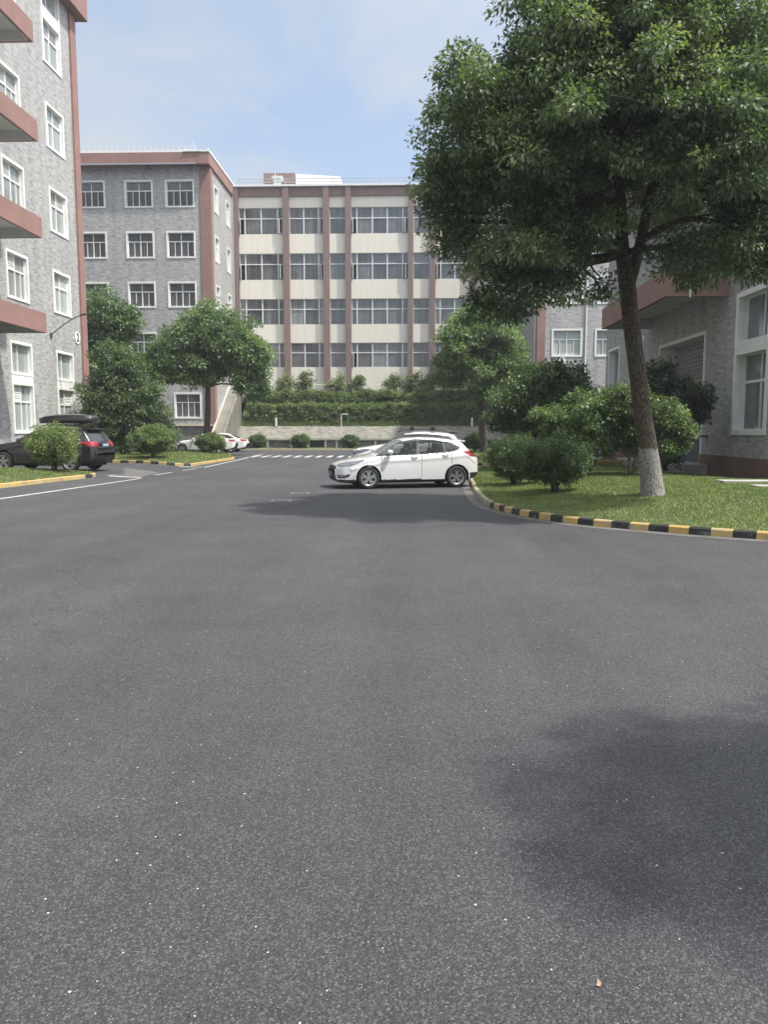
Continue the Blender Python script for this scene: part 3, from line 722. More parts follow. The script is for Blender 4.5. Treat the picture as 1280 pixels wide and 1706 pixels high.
for a, b2 in pil:
    mb = MB(); mb.box((a, 71.25, 4.4), (b2, 71.62, 23.38)); mb.build('pilaster', 'render_plum', BM)
mulls = [(.13, .5, .87), (.42, .85), (), (.1, .37, .63, .9), (), (.16, .58), (.13, .5, .87)]
for bi, ((a, b2), ms) in enumerate(zip(bays, mulls)):
    for fi, (c, d) in enumerate(fl):
        mb = MB(); dd = -0.12; tz = c + (d - c) * 0.60
        ring(mb, o_, u_, n_, a, b2, c, d, 0.045, dd - .04, dd + .04)
        cuts = [a + .045] + [a + (b2 - a) * q for q in ms] + [b2 - .045]
        for q in cuts[1:-1]: mb.obox(o_, u_, n_, q - .045, q + .045, dd - .03, dd + .045, c + .045, d - .045)
        for k, (q0, q1) in enumerate(zip(cuts[:-1], cuts[1:])):
            i0 = q0 + (.045 if k > 0 else 0); i1 = q1 - (.045 if k < len(cuts) - 2 else 0)
            mb.obox(o_, u_, n_, i0, i1, dd - .02, dd + .04, tz - .035, tz + .035)
        w = mb.build('window', 'mullion', BM)
        opens = []
        if ms and fi < 2:
            if bi in (0, 3): opens = [0, len(cuts) - 2]
            elif bi == 1: opens = [len(cuts) - 2]
            else: opens = [0]
        if bi == 3 and fi == 3: opens = [0]
        for k, (q0, q1) in enumerate(zip(cuts[:-1], cuts[1:])):
            gl = 'glass_office' if fi < 3 else random.choice(['glass_office', 'glass_dark', 'glass_dark', 'glass_mid'])
            if fi == 2 and random.random() < 0.3: gl = 'glass_mid'
            pane(w, o_, u_, n_, q0, q1, tz, d - .02, dd - 0.022, gl)
            if k in opens:
                # opening sash swung out
                hinge = q0 if k == 0 else q1; sg = 1 if k == 0 else -1
                wd = (q1 - q0) - 0.06; an = R(62 if fi else 50)
                if k == 0: an = R(75)
                hx = hinge + sg * 0.05
                uu = (sg * math.cos(an), -math.sin(an)); nn = (sg * math.sin(an) , math.cos(an))
                oo = (hx, 71.6 + 0.06)
                e = MB(); ring(e, oo, uu, nn, 0, wd, c + .05, tz - .04, 0.05, -.02, .02)
                sh = e.build('casement', 'mullion', w)
                e = MB(); e.obox(oo, uu, nn, .05, wd - .05, -.006, .006, c + .1, tz - .09); e.build('pane', 'glass_office', w)
                e = MB(); e.obox(o_, u_, n_, q0, q1, -0.5, -0.48, c, tz); e.build('dark_opening', 'dark_inside', w)
            else: pane(w, o_, u_, n_, q0, q1, c + .02, tz, dd - 0.022, gl)
railing(BM, [(-15.5, 71.5), (10.3, 71.5)], 23.56, 24.1, 2.0, 'steel', 0.03)
mb = MB(); mb.box((-13.6, 77.5, 23.6), (-11.2, 80, 25.45)); mb.build('roof_room', 'render_cream', BM)
mb = MB(); mb.box((-14.2, 76.9, 25.45), (-11.15, 80.4, 26.35)); mb.build('roof_room_cornice', 'render_plum', BM)
mb = MB(); mb.box((-12.6, 73.2, 23.56), (-12.0, 73.9, 24.7)); mb.box((-12.75, 73.1, 24.7), (-11.8, 74.0, 24.9)); mb.build('vent', 'slab_white', BM)
mb = MB(); mb.tube([(-12.4, 73.0, 23.6), (-12.4, 73.0, 25.1)], 0.03, 6); mb.build('lightning_rod', 'metal_white', BM)
mb = MB(); mb.add([(-11.1, 77, 23.5), (-6.3, 77, 23.5), (-6.75, 77, 26.0), (-11.1, 77, 26.3), (-11.1, 84, 23.5), (-6.3, 84, 23.5), (-6.75, 84, 26.0), (-11.1, 84, 26.3)], [(0, 1, 2, 3), (7, 6, 5, 4), (1, 5, 6, 2), (0, 3, 7, 4), (3, 2, 6, 7)])
mb.build('roof_shed', 'roof_white', BM)

# ---- back right building (number 5)
B5 = empty('building', (9.95, 61, 0), 'grey tiled block behind the right shrubs with the number 5 disc', 'building')
o_, u_, n_ = (0, 61.0), (1, 0), (0, -1)
z5 = [(19.3, 21.4), (15.3, 17.4), (11.32, 13.42), (7.32, 9.45), (2.5, 4.7)]
x5 = [(11.01, 13.37), (14.33, 16.7), (18.2, 20.6), (22, 24.4)]
holes = [(a, b2, c, d) for a, b2 in x5 for c, d in z5]
mb = MB(); wall(mb, o_, u_, 10.5, 32, 0, 22.6, holes)
mb.quad((9.95, 61.6, 0), (9.95, 80, 0), (9.95, 80, 22.6), (9.95, 61.6, 22.6)); mb.quad((32, 61, 0), (32, 80, 0), (32, 80, 22.6), (32, 61, 22.6)); mb.build('wall', 'tile_grey', B5)
mb = MB(); mb.box((9.88, 60.92, 0), (10.5, 61.6, 22.6)); mb.build('pilaster', 'render_red', B5)
mb = MB(); mb.box((9.7, 60.4, 22.6), (32.3, 80.3, 23.5)); mb.build('cornice', 'render_red', B5)
mb = MB(); mb.box((9.95, 61, 22.3), (32, 80, 22.5)); mb.build('roof', 'roof_grey', B5)
mb = MB(); mb.tube([(13.62, 60.93, 2), (13.62, 60.93, 22.4)], 0.055, 8); mb.build('downpipe', 'metal_white', B5)
mb = MB(); mb.tube([(9.86, 61.9, 0), (9.86, 61.9, 22.4)], 0.05, 8); mb.build('downpipe', 'metal_white', B5)
for a, b2 in x5:
    for c, d in z5: window(B5, o_, u_, n_, a, b2, c, d, 'four', 'glass_curtain')
number_sign('5', (11.85, 60.96, 7.02), (R(90), 0, 0), 'round white plate with the black number 5 on the grey wall', 0.27, 0.5)

# ---- right building with the roller shutter
BR = empty('building', (10.5, 24, 0), 'grey tiled workshop block at the right with roller shutter and red canopies', 'building')
o_, u_, n_ = (10.5, 0), (0, 1), (-1, 0)
YN, YF, ZT = 22.35, 42.0, 12.6  # unseen near end and height cut short so sun reaches lawn and hatchback
wins = [(23.08, 25.5)]
holes = [(23.08, 25.5, 1.52, 6.0), (28.0, 33.1, 0.48, 5.18), (39.25, 41.35, 1.6, 5.85), (35.2, 37.4, 1.6, 5.85), (23.08, 25.5, 7.9, 10.1)]
mb = MB(); wall(mb, o_, u_, YN, YF, 0.82, ZT, [(max(h_[0], YN), h_[1], max(h_[2], 0.82), h_[3]) for h_ in holes])
mb.quad((10.5, YN, 0), (26, YN, 0), (26, YN, ZT), (10.5, YN, ZT)); mb.quad((10.5, YF, 0), (26, YF, 0), (26, YF, ZT), (10.5, YF, ZT)); mb.quad((26, YN, 0), (26, YF, 0), (26, YF, ZT), (26, YN, ZT))
mb.build('wall', 'tile_grey', BR)
mb = MB(); mb.box((10.42, YN - 0.02, 0), (10.6, 28.0, 0.82)); mb.build('plinth', 'plinth_brown', BR); mb = MB(); mb.box((10.42, 33.1, 0), (10.6, YF + 0.02, 0.82)); mb.build('plinth', 'plinth_brown', BR)
mb = MB(); mb.box((10.2, YN - 0.3, ZT), (26.3, YF + 0.3, ZT + 0.9)); mb.build('cornice', 'render_red', BR)
mb = MB(); mb.box((10.6, YN, ZT - 0.3), (26, YF, ZT - 0.1)); mb.build('roof', 'roof_grey', BR)
for (a, b2) in ((23.08, 25.5),):
    window(BR, o_, u_, n_, a, b2, 1.52, 4.20, 'louvre0', 'glass_bluish', 0, 0.16, 0.34); w = window(BR, o_, u_, n_, a, b2, 4.30, 6.0, 'plain2', 'glass_bluish', 0, 0.16, 0.34)
    mb = MB(); mb.obox(o_, u_, n_, a, b2, -.34, .04, 4.201, 4.299); mb.build('transom_panel', 'frame_white', BR)
    mb = MB()
    tz = 1.68 + (4.04 - 1.68) * 0.64
    mb.obox(o_, u_, n_, a + .2, b2 - .2, -.30, -.25, tz - .04, tz + .04); um = (a + b2) / 2 - 0.15
    mb.obox(o_, u_, n_, um - .035, um + .035, -.30, -.25, 1.72, tz - .04); mb.obox(o_, u_, n_, um - .03, um + .03, -.30, -.25, tz + .04, 4.0)
    mb.build('window_bars', 'frame_white', BR)
for (a, b2) in ((39.25, 41.35), (35.2, 37.4)):
    window(BR, o_, u_, n_, a, b2, 1.6, 5.85, 'plain2', 'glass_bluish', 0, 0.13, 0.3)
window(BR, o_, u_, n_, 23.08, 25.5, 7.9, 10.1, 'four', 'glass_bluish')
# roller shutter: recess, corrugated sheet, dark blue lower doors
mb = MB()
mb.obox(o_, u_, n_, 28.0, 28.13, -.75, .04, 0.48, 5.18); mb.obox(o_, u_, n_, 32.97, 33.1, -.75, .04, 0.48, 5.18); mb.obox(o_, u_, n_, 28.13, 32.97, -.75, .04, 5.05, 5.18)
mb.build('door_surround', 'frame_white', BR)
mb = MB(); vs = []; k = 60
for i in range(k + 1):
    z = 3.1 + (5.05 - 3.1) * i / k; dx = 0.075 * math.sin(i * 2 * math.pi / 5.0)
    vs += [(11.15 + dx, 28.13, z), (11.15 + dx, 32.97, z)]
mb.add(vs, [(2*i, 2*i + 1, 2*i + 3, 2*i + 2) for i in range(k)]); sh = mb.build('roller_shutter', 'shutter_metal', BR)
mb = MB(); mb.box((10.82, 28.13, 0.48), (11.12, 30.5, 3.08)); mb.build('door', 'door_blue', BR)
mb = MB(); mb.box((11.09, 30.54, 0.48), (11.16, 32.97, 3.08)); dd_ = mb.build('door', 'door_blue', BR)
mb = MB(); mb.box((10.98, 28.6, 0.7), (11.04, 28.68, 1.5)); mb.box((10.98, 28.68, 1.42), (11.04, 29.4, 1.5)); mb.build('door_bar', 'metal_dark', BR)
mb = MB(); mb.box((10.25, 27.45, 1.42), (10.5, 27.65, 1.50)); mb.build('wall_bracket', 'metal_dark', BR)
mb = MB(); mb.box((9.1, 27.2, 0.10), (11.9, 34, 0.47)); mb.box((8.9, 27.0, 0.1), (9.6, 28.8, 0.36)); mb.build('door_step', 'concrete', BR)
for zb in (6.05, 10.25):
    e = MB(); e.box((8.55, 26.3, zb + 0.42), (10.5, 34.4, zb + 0.60)); e.build('canopy_slab', 'slab_white', BR)
    e = MB(); e.box((8.4, 26.15, zb), (8.55, 34.55, zb + 0.86)); e.box((8.55, 26.15, zb), (10.5, 26.3, zb + 0.86)); e.box((8.55, 34.4, zb), (10.5, 34.55, zb + 0.86))
    e.build('canopy_front', 'render_red', BR)
    e = MB(); e.box((8.552, 26.35, zb + .01), (8.60, 34.35, zb + 0.42)); e.box((8.56, 34.352, zb + .01), (10.5, 34.398, zb + 0.42)); e.build('canopy_lining', 'slab_white', BR)
for zb in (6.7,):
    for a in (27.0, 30.6): window(BR, o_, u_, n_, a, a + 2.6, zb, zb + 2.2, 'four', 'glass_bluish')
mb = MB(); mb.tube([(9.2, 26.12, 6.0), (9.2, 26.12, 6.55)], 0.03, 6); mb.build('drain_spout', 'metal_white', BR)
# flat stone slabs in the lawn at the right edge
for i, (x, y, lb) in enumerate([(8.6, 17.7, 'flat concrete stepping slab in the right lawn, nearest the road'), (8.5, 19.4, 'flat concrete stepping slab in the right lawn, nearest the building')]):
    z = lz(lawnR, x, y); mb = MB(); mb.box((x - .75, y - .28, z - .03), (x + .75, y + .28, z + .055)); setp(mb.build('stepping_slab', 'concrete_pale'), lb, 'slab', 'slabs in the right lawn')

# ------------------------------------------------------------------ retaining wall, bank, stairs
RW = empty('retaining_wall', (-3, 66.2, 0), 'low grey retaining wall with white posts and sloping stone facing below the hedge', 'wall')
XA, XB = -15.0, 9.9
mb = MB(); mb.add([(XA, 66.35, 0.95), (XB, 66.35, 0.95), (XB, 68.1, 2.0), (XA, 68.1, 2.0)], [(0, 1, 2, 3)]); mb.build('sloping_face', 'tile_stone', RW)
mb = MB(); mb.box((XA, 66.05, 0.80), (XB, 66.45, 0.96)); mb.build('coping', 'concrete_pale', RW)
posts = [-14.0, -12.22, -10.17, -8.7, -7.21, -6.25, -4.6, -2.9, -1.2, .5, 2.2, 3.9, 5.4, 6.6, 8.2, 9.7]
for x in posts:
    mb = MB(); mb.box((x - .09, 66.08, 0), (x + .09, 66.3, 0.80)); mb.build('post', 'concrete_pale', RW)
mb = MB(); mb.box((XA, 66.28, 0), (XB, 66.40, 0.80)); mb.build('panel', 'tile_stone', RW)
for (a, b2) in ((-8.55, -7.35), (-14.9, -14.1), (5.6, 6.45)):
    mb = MB(); mb.box((a, 66.22, 0.1), (b2, 66.275, 0.78)); g_ = mb.build('vent_opening', 'dark_inside', RW)
    mb = MB(); k = int((b2 - a) / 0.2)
    for i in range(k + 1):
        x = a + (b2 - a) * i / k; mb.box((x - .015, 66.18, 0.1), (x + .015, 66.215, 0.78))
    mb.build('bars', 'metal_dark', g_)
def bankz(x, y): return 2.0 + (y - 68.1) / 3.4 * 3.3
sheet('bank', XA, XB, 68.1, 71.5, 60, 10, lambda x, y: bankz(x, y) + 0.06 * math.sin(x * 1.7) * math.sin(y * 2.2), 'lawn_soil')
ST = empty('staircase', (-15.5, 60.4, 0), 'straight pale stone staircase climbing beside the grey block to the terrace', 'stairs')
mb = MB(); k = 32; y0, z0, dy, dz = 60.4, 0.0, 8.1 / 32, 5.3 / 32
for i in range(k): mb.box((-15.92, y0 + dy * i, max(-.05, dz * (i - 1))), (-15.12, y0 + dy * (i + 1.0), dz * (i + 1)))
mb.build('steps', 'stair_stone', ST)
for (xa, xb) in ((-16.08, -15.93), (-15.11, -14.98)):
    mb = MB(); mb.add([(xa, 60.3, 0), (xb, 60.3, 0), (xb, 60.3, .25), (xa, 60.3, .25), (xa, 68.6, 0), (xb, 68.6, 0), (xb, 68.6, 5.6), (xa, 68.6, 5.6)],
        [(0, 1, 2, 3), (7, 6, 5, 4), (3, 2, 6, 7), (1, 5, 6, 2), (0, 3, 7, 4)]); mb.build('side_wall', 'tile_stone' if xa > -16 else 'stair_stone', ST)
mb = MB(); mb.box((-16.05, 68.65, 4.6), (-14.9, 71.2, 5.3)); mb.build('landing', 'stair_stone', ST)
# fence of thin pale pickets behind the planting
FE = empty('picket_fence', (-7, 70.6, 5), 'thin pale picket fence half hidden behind the bank planting', 'fence')
mb = MB()
mb.tube([(-14.6, 70.7, 5.75), (9.8, 70.7, 5.75)], 0.025, 5); mb.tube([(-14.6, 70.7, 4.95), (9.8, 70.7, 4.95)], 0.025, 5); mb.build('rail', 'metal_white', FE)
mb = MB()
for i in range(136): mb.box((-14.6 + i * 0.18, 70.68, 4.7), (-14.575 + i * 0.18, 70.71, 5.95))
pk = mb.build('pickets', 'metal_white', FE)
for (x, lb) in ((-11.78, 'short white marker post on the wall top near the stairs'), (5.49, 'short white marker post on the wall top by the right tree')):
    e = empty('marker_post', (x, 68.0, 1.9), lb, 'post', 'white marker posts on the retaining wall')
    mb = MB(); mb.box((x - .08, 67.95, 1.9), (x + .08, 68.1, 2.75)); mb.build('post', 'metal_white', e)
    mb = MB(); mb.box((x - .16, 67.85, 1.85), (x + .16, 68.2, 2.02)); mb.build('base', 'concrete', e)
e = empty('bent_pole', (-5.78, 65.4, 0.1), 'thin white pole with a short side arm before the retaining wall', 'pole')
mb = MB(); mb.tube([(-5.78, 65.4, 0.1), (-5.78, 65.4, 2.95), (-5.70, 65.4, 3.0), (-5.2, 65.4, 3.0)], 0.035, 8); mb.build('pole', 'metal_white', e)
mb = MB(); mb.tube([(-5.2, 65.4, 3.02), (-5.2, 65.4, 2.2)], 0.035, 8); mb.build('drop_pipe', 'metal_green', e)

# ------------------------------------------------------------------ vegetation
def leaves(blobs, ncl, per, rc, size, tone_mu=0.45, droop=0.25, shell=0.38, zsq=0.62, aspect=0.5, upn=0.8, seed=1, rsize=1.0):
    """blobs: (x,y,z,rx,ry,rz). leaf clumps through each ellipsoid's volume, thicker towards its outside"""
    g_ = np.random.default_rng(seed)
    B = np.array([b_[:6] for b_ in blobs], float); area = (B[:, 3] * B[:, 4] + B[:, 3] * B[:, 5] + B[:, 4] * B[:, 5]) ** 0.95; area *= np.array([b_[6] if len(b_) > 6 else 1.0 for b_ in blobs]); area /= area.sum()
    bi = g_.choice(len(B), ncl, p=area)
    d = nrm(g_.normal(size=(ncl, 3))); rad = g_.random(ncl) ** shell
    bump_ = 1 + 0.13 * np.sin(d[:, 0] * 5 + bi) * np.cos(d[:, 2] * 6 + bi * 2) + g_.normal(0, 0.05, ncl)
    C = B[bi, :3] + d * B[bi, 3:6] * (rad * bump_)[:, None]
    R_ = rc * (0.55 + 0.9 * g_.random(ncl)); tn = g_.normal(tone_mu, 0.25, ncl)
    cnt = np.maximum(6, (per * (R_ / rc) ** 2 * g_.uniform(0.6, 1.4, ncl)).astype(int)); ci = np.repeat(np.arange(ncl), cnt); n = len(ci)
    dd = nrm(g_.normal(size=(n, 3))); rr = g_.random(n) ** 0.5
    P = C[ci] + dd * np.array([1, 1, zsq]) * (R_[ci] * rr)[:, None]
    P[:, 2] -= 0.35 * (dd[:, 0]**2 + dd[:, 1]**2) * R_[ci] * rr
    D = nrm(dd * 0.9 + g_.normal(0, 0.55, (n, 3)) + np.array([0, 0, -droop]))
    up = nrm(g_.normal(0, 0.55, (n, 3)) + np.array([0, 0, upn]) + dd * 0.35)
    S = nrm(np.cross(D, up)); Nn = np.cross(S, D)
    Lg = size * g_.uniform(0.6, 1.35, n)[:, None]; W = Lg * aspect * 0.5 * g_.uniform(0.8, 1.2, n)[:, None]
    V = np.zeros((n, 4, 3)); V[:, 0] = P; V[:, 1] = P + D * Lg * 0.45 + S * W + Nn * Lg * 0.07; V[:, 2] = P + D * Lg - np.array([0, 0, 1]) * Lg * 0.12; V[:, 3] = P + D * Lg * 0.45 - S * W + Nn * Lg * 0.07
    tone = np.clip(tn[ci] + g_.normal(0, 0.13, n), 0, 1)
    return V.reshape(-1, 3), tone, C
def limb(mb, a, b2, r0, r1, wob, k=7, seg=8, sag=0.0, rr=random):
    a = Vector(a); b2 = Vector(b2); pts = []; rads = []; ln = (b2 - a).length
    o1 = Vector([rr.uniform(-1, 1) for _ in range(3)]) * wob * ln; o2 = Vector([rr.uniform(-1, 1) for _ in range(3)]) * wob * ln
    for i in range(k + 1):
        t = i / k; p = a.lerp(b2, t) + o1 * math.sin(math.pi * t) + o2 * math.sin(2 * math.pi * t) * 0.5 + Vector((0, 0, sag * math.sin(math.pi * t) * ln))
        pts.append(p); rads.append(r0 + (r1 - r0) * t)
    mb.tube(pts, rads, seg); return pts
def tree(name, label, cat, base, trunk_pts, trunk_r, blobs, ncl, per, rc, size, lmat, bmat='bark', group=None, seed=1, tone_mu=0.45, limbs=True, seg=14, forks=None, lr=0.09, limb_z=0, **kw):
    e = empty(name, base, label, cat, group); rr = random.Random(seed)
    mb = MB()
    # flare and roughness on the trunk
    pts = smoothpts([tuple(p) for p in trunk_pts], 2); n = len(pts)
    rads = np.interp(np.linspace(0, 1, n), np.linspace(0, 1, len(trunk_r)), trunk_r)
    mb.tube(pts, list(rads), seg)
    mb2 = MB(); V, tone, C = leaves(blobs, ncl, per, rc, size, tone_mu=tone_mu, seed=seed, **kw)
    top = [Vector(p) for p in pts[int(n * 0.55):]]
    for f_ in (forks or []): 
        q = smoothpts([tuple(p) for p in f_[0]], 2); rq = np.interp(np.linspace(0, 1, len(q)), np.linspace(0, 1, len(f_[1])), f_[1]); mb.tube(q, list(rq), 10); top += [Vector(p) for p in q[len(q)//3:]]
    if limbs:
        for bl in blobs:
            c = Vector(bl[:3]); s_ = min([p for p in top if p.z >= limb_z], key=lambda p: (p - c).length + 1.2 * max(0, p.z - c.z + 0.2))
            lp = limb(mb2, s_, c, lr * (0.45 + 0.25 * min(2, (c - s_).length) / 2), lr * 0.28, 0.07, sag=0.06, rr=rr)
            near_ = [q for q in C if ((q[0]-c.x)/bl[3])**2 + ((q[1]-c.y)/bl[4])**2 + ((q[2]-c.z)/bl[5])**2 < 1.3]
            rr.shuffle(near_)
            for q in near_[:9]: limb(mb2, rr.choice(lp[3:]), q, lr * 0.22, lr * 0.06, 0.08, k=4, seg=5, rr=rr)
    t = mb.build('trunk', bmat, e, smooth=True)
    if limbs: mb2.build('branches', 'bark' if bmat != 'bark_pale' else bmat, e, smooth=True)
    npmesh('crown', V, 4, lmat, e, tone); return e

# big camphor tree
zb = 0.30; ty = 16.2
bigb = [(1.45, 16.0, 7.5, 1.15, 1.3, 1.2), (0.85, 16.4, 6.7, .62, .9, .75), (1.1, 16.3, 8.6, .6, .8, .75), (2.95, 15.8, 9.0, 1.4, 1.6, 1.35), (4.6, 15.6, 9.5, 1.8, 2.0, 1.5),
        (6.3, 15.9, 8.8, 1.4, 1.6, 1.4), (3.8, 14.6, 7.7, 1.5, 1.2, 1.3), (5.4, 14.6, 7.0, 1.5, 1.2, 1.2), (6.65, 15.6, 6.45, .75, 1.0, .85), (2.3, 16.2, 5.1, 1.1, 1.2, .75, .8),
        (3.35, 16.6, 4.7, .8, .6, .4, .55), (.95, 16.5, 5.85, .45, .6, .4, .6), (5.85, 15.6, 5.05, 1.0, .9, .6, 1.0), (6.9, 15.6, 5.6, .7, .8, .7, 1.0), (4.4, 16.4, 11.0, 2.1, 2.2, 1.4), (1.85, 16.3, 4.35, .5, .6, .35),
        (3.0, 17.8, 7.4, 1.9, 1.3, 1.8), (5.2, 18.0, 7.8, 1.9, 1.3, 1.7), (4.3, 18.3, 9.8, 2.0, 1.2, 1.3), (2.5, 15.6, 6.7, 1.1, 1.2, .9), (7.0, 16.2, 7.4, .6, .9, .7), (3.4, 16.3, 5.7, .8, .6, .4, .4)]
tree('camphor_tree', 'large leaning camphor tree with lime washed trunk base on the right lawn', 'tree', (5.09, ty, zb),
     [(5.12, ty, zb - .15), (5.08, ty, zb + .25), (4.96, ty, 1.32), (4.81, ty, 2.13), (4.66, ty, 3.11), (4.50, ty, 4.07), (4.42, ty, 4.7), (4.30, ty, 5.3), (4.26, ty, 6.2), (4.1, ty, 7.6), (4.0, ty, 9.0)],
     [.31, .24, .205, .18, .172, .168, .17, .13, .10, .08, .05], [(a*.945, b_ - 1.0, (c_ - 1.68)*.945 + 1.68, d_*.96, e_, f_*.96, *w_) for a, b_, c_, d_, e_, f_, *w_ in bigb], 1550, 185, .34, .088, 'leaf_camphor', 'bark_limewashed', seed=5, seg=20,
     forks=[([(4.44, ty, 4.55), (4.60, ty, 5.1), (4.72, ty, 5.7), (4.80, ty - .1, 6.4), (5.1, ty - .3, 7.6), (5.3, ty - .3, 8.8)], [.14, .12, .105, .09, .07, .04])], lr=0.11, tone_mu=0.46, droop=0.35, limb_z=5.2)

tree('camphor_tree', 'round crowned tree before the left grey block, behind the white sedan', 'tree', (-13.32, 50, .2),
     [(-13.3, 50, .1), (-13.25, 50, 1.4), (-13.1, 50, 3.0), (-13.1, 50, 4.6), (-13.05, 50, 6.2), (-13.0, 50, 8.0)], [.24, .20, .18, .16, .12, .05],
     [(-12.9, 50, 8.1, 2.3, 2.0, 1.9), (-14.9, 49.6, 6.7, 1.8, 1.8, 1.5), (-11.2, 49.8, 7.1, 1.8, 1.8, 1.6), (-9.9, 50, 6.3, 1.1, 1.4, 1.3), (-16.2, 50, 6.0, 1.2, 1.4, 1.0), (-13.8, 49.2, 5.6, 1.6, 1.4, .9), (-10.6, 50, 5.0, 1.2, 1.4, 1.1), (-12.4, 51.2, 6.6, 2.2, 1.6, 1.5), (-15.6, 50, 5.4, .9, 1, .7), (-9.9, 50, 4.3, .7, .9, .7)],
     900, 75, .45, .18, 'leaf_far', seed=8, forks=[([(-13.1, 50, 4.4), (-12.2, 50, 5.2), (-11.0, 50, 6.0), (-10.4, 50, 6.4)], [.11, .09, .06, .03])], tone_mu=.5)
tree('camphor_tree', 'dense green tree behind the white hatchback, right of the office bays', 'tree', (4.77, 50, .2),
     [(4.77, 50, .1), (4.7, 50, 1.5), (4.55, 50, 3.2), (4.5, 50, 5), (4.5, 50, 7.5)], [.24, .2, .18, .14, .06],
     [(4.4, 50, 8.2, 1.8, 1.9, 1.75), (3.2, 49.7, 7.0, 1.6, 1.8, 1.6), (6.0, 49.8, 6.8, 1.5, 1.8, 1.6), (2.6, 50, 5.5, 1.1, 1.5, 1.1), (4.5, 49.2, 5.4, 1.7, 1.4, 1.2), (6.3, 50, 5.1, 1.3, 1.4, 1.2), (4.5, 51.3, 6.5, 2.0, 1.6, 1.7), (5.2, 49.4, 4.3, 1.0, 1, .5), (6.8, 50.2, 4.2, .8, 1, .6)],
     900, 75, .45, .18, 'leaf_far', seed=9, forks=[([(4.55, 50, 3.2), (3.9, 50, 4.2), (3.4, 50, 5.2)], [.11, .08, .05])], tone_mu=.6)
tree('camphor_tree', 'slim tree at the corner of the left building, above the dense shrub', 'tree', (-19.6, 50, 0),
     [(-19.6, 50, 0), (-19.7, 50, 3), (-19.6, 50, 6), (-19.6, 50, 9)], [.2, .17, .12, .05],
     [(-19.9, 50, 9.3, 1.6, 1.5, 1.5), (-18.9, 49.7, 8.0, 1.4, 1.4, 1.3), (-20.3, 50, 7.7, 1.5, 1.5, 1.5), (-19.4, 49.6, 5.8, 1.8, 1.5, 1.5), (-17.9, 50, 6.2, 1.1, 1.1, 1.0), (-18.2, 49.7, 8.9, .8, .9, .8), (-19.2, 49.8, 4, 1.8, 1.4, 1.3)],
     560, 68, .42, .18, 'leaf_far', seed=10, tone_mu=.42)
tree('dense_shrub', 'wide dense dark shrub reaching the ground between black and white cars', 'shrub', (-15.8, 42, .2),
     [(-15.8, 42, .1), (-15.8, 42, 2), (-15.7, 42, 4)], [.14, .10, .04],
     [(-15.7, 42, 3.7, 1.9, 1.7, 1.6), (-16.8, 42, 3.5, 1.4, 1.5, 1.2), (-14.5, 41.8, 2.9, 1.5, 1.5, 1.4), (-17.1, 41.8, 2.1, 1.2, 1.4, 1.2), (-14.1, 41.7, 1.7, 1.25, 1.4, 1.3), (-15.6, 42, 5.1, 1.2, 1.2, .9), (-15.8, 41.2, 2.0, 1.9, 1.0, 1.5), (-16.3, 42, 5.9, .9, 1.0, .7)],
     760, 58, .36, .15, 'leaf_dark', seed=12, tone_mu=.68)
# out of frame at the right: the tree that shades the near asphalt
tree('camphor_tree', 'large camphor tree beside the camera whose crown shades the near asphalt', 'tree', (7.8, 2.2, 0),
     [(7.8, 2.2, 0), (7.7, 2.2, 2), (7.6, 2.1, 4), (7.4, 2.1, 7)], [.25, .2, .17, .08],
     [(6.9, 2.1, 6.6, 2.3, 1.6, 1.2), (5.2, 1.75, 6.2, 1.7, 1.1, .8), (8.6, 2.1, 7.0, 2.2, 1.8, 1.2), (7.2, 1.3, 5.6, 1.7, 1.1, .7), (7.4, 3.0, 6.3, 1.3, .9, .6), (6.4, 1.6, 6.0, 1.4, 1.2, .6)],
     720, 95, .42, .13, 'leaf_camphor', seed=15)
# shrubs of the right lawn
def shrub(name, label, base, blobs, ncl, per, rc, size, lm, seed, stems, group=None, bm='bark', sr=.03, tone_mu=.5, **kw):
    e = empty(name, base, label, 'shrub', group); rr = random.Random(seed); mb = MB()
    V, tone, C = leaves(blobs, ncl, per, rc, size, seed=seed, tone_mu=tone_mu, **kw)
    zc = sum(b_[2] for b_ in blobs) / len(blobs)
    for i in range(stems):
        a = (base[0] + rr.uniform(-.08, .08), base[1] + rr.uniform(-.08, .08), base[2] - .05); bl = blobs[i % len(blobs)]
        lp = limb(mb, a, (bl[0] + rr.uniform(-.3, .3) * bl[3], bl[1] + rr.uniform(-.3, .3) * bl[4], bl[2]), sr, sr * .4, .08, rr=rr)
        for q in range(4):
            c = C[rr.randrange(len(C))]; limb(mb, rr.choice(lp[3:]), c, sr * .4, sr * .12, .08, k=4, seg=5, rr=rr)
    mb.build('stems', bm, e, smooth=True); npmesh('foliage', V, 4, lm, e, tone); return e
shrub('tall_shrub', 'tall very dark shrub with reddish top beneath the number 5', (4.95, 29.5, .3),
      [(4.9, 29.5, 2.7, 1.4, 1.3, 1.3), (3.95, 29.3, 2.6, 1.0, 1.0, .95), (5.9, 29.6, 3.2, 1.1, 1.1, .95), (4.9, 29.3, 1.5, 1.2, 1.0, 1.0), (6.4, 29.6, 2.0, 1.0, 1.0, 1.3), (5.1, 29.5, 3.85, .8, .8, .45), (5.6, 30.3, 2.4, 1.6, .8, 1.4)], 620, 60, .30, .13, 'leaf_dark', 21, 6)
shrub('leafy_shrub', 'broad mid green leafy shrub left of the big trunk', (5.3, 23.0, .35),
      [(5.45, 22.9, 2.0, 1.05, 1.0, .7), (4.65, 23.2, 1.75, .75, .8, .65), (5.9, 22.8, 2.45, .6, .7, .45), (5.2, 22.6, 1.3, .9, .7, .5), (4.3, 23.3, 2.15, .5, .7, .35), (5.1, 23.1, 2.5, .5, .5, .3)], 400, 70, .22, .09, 'leaf_bush', 22, 6, tone_mu=.30)
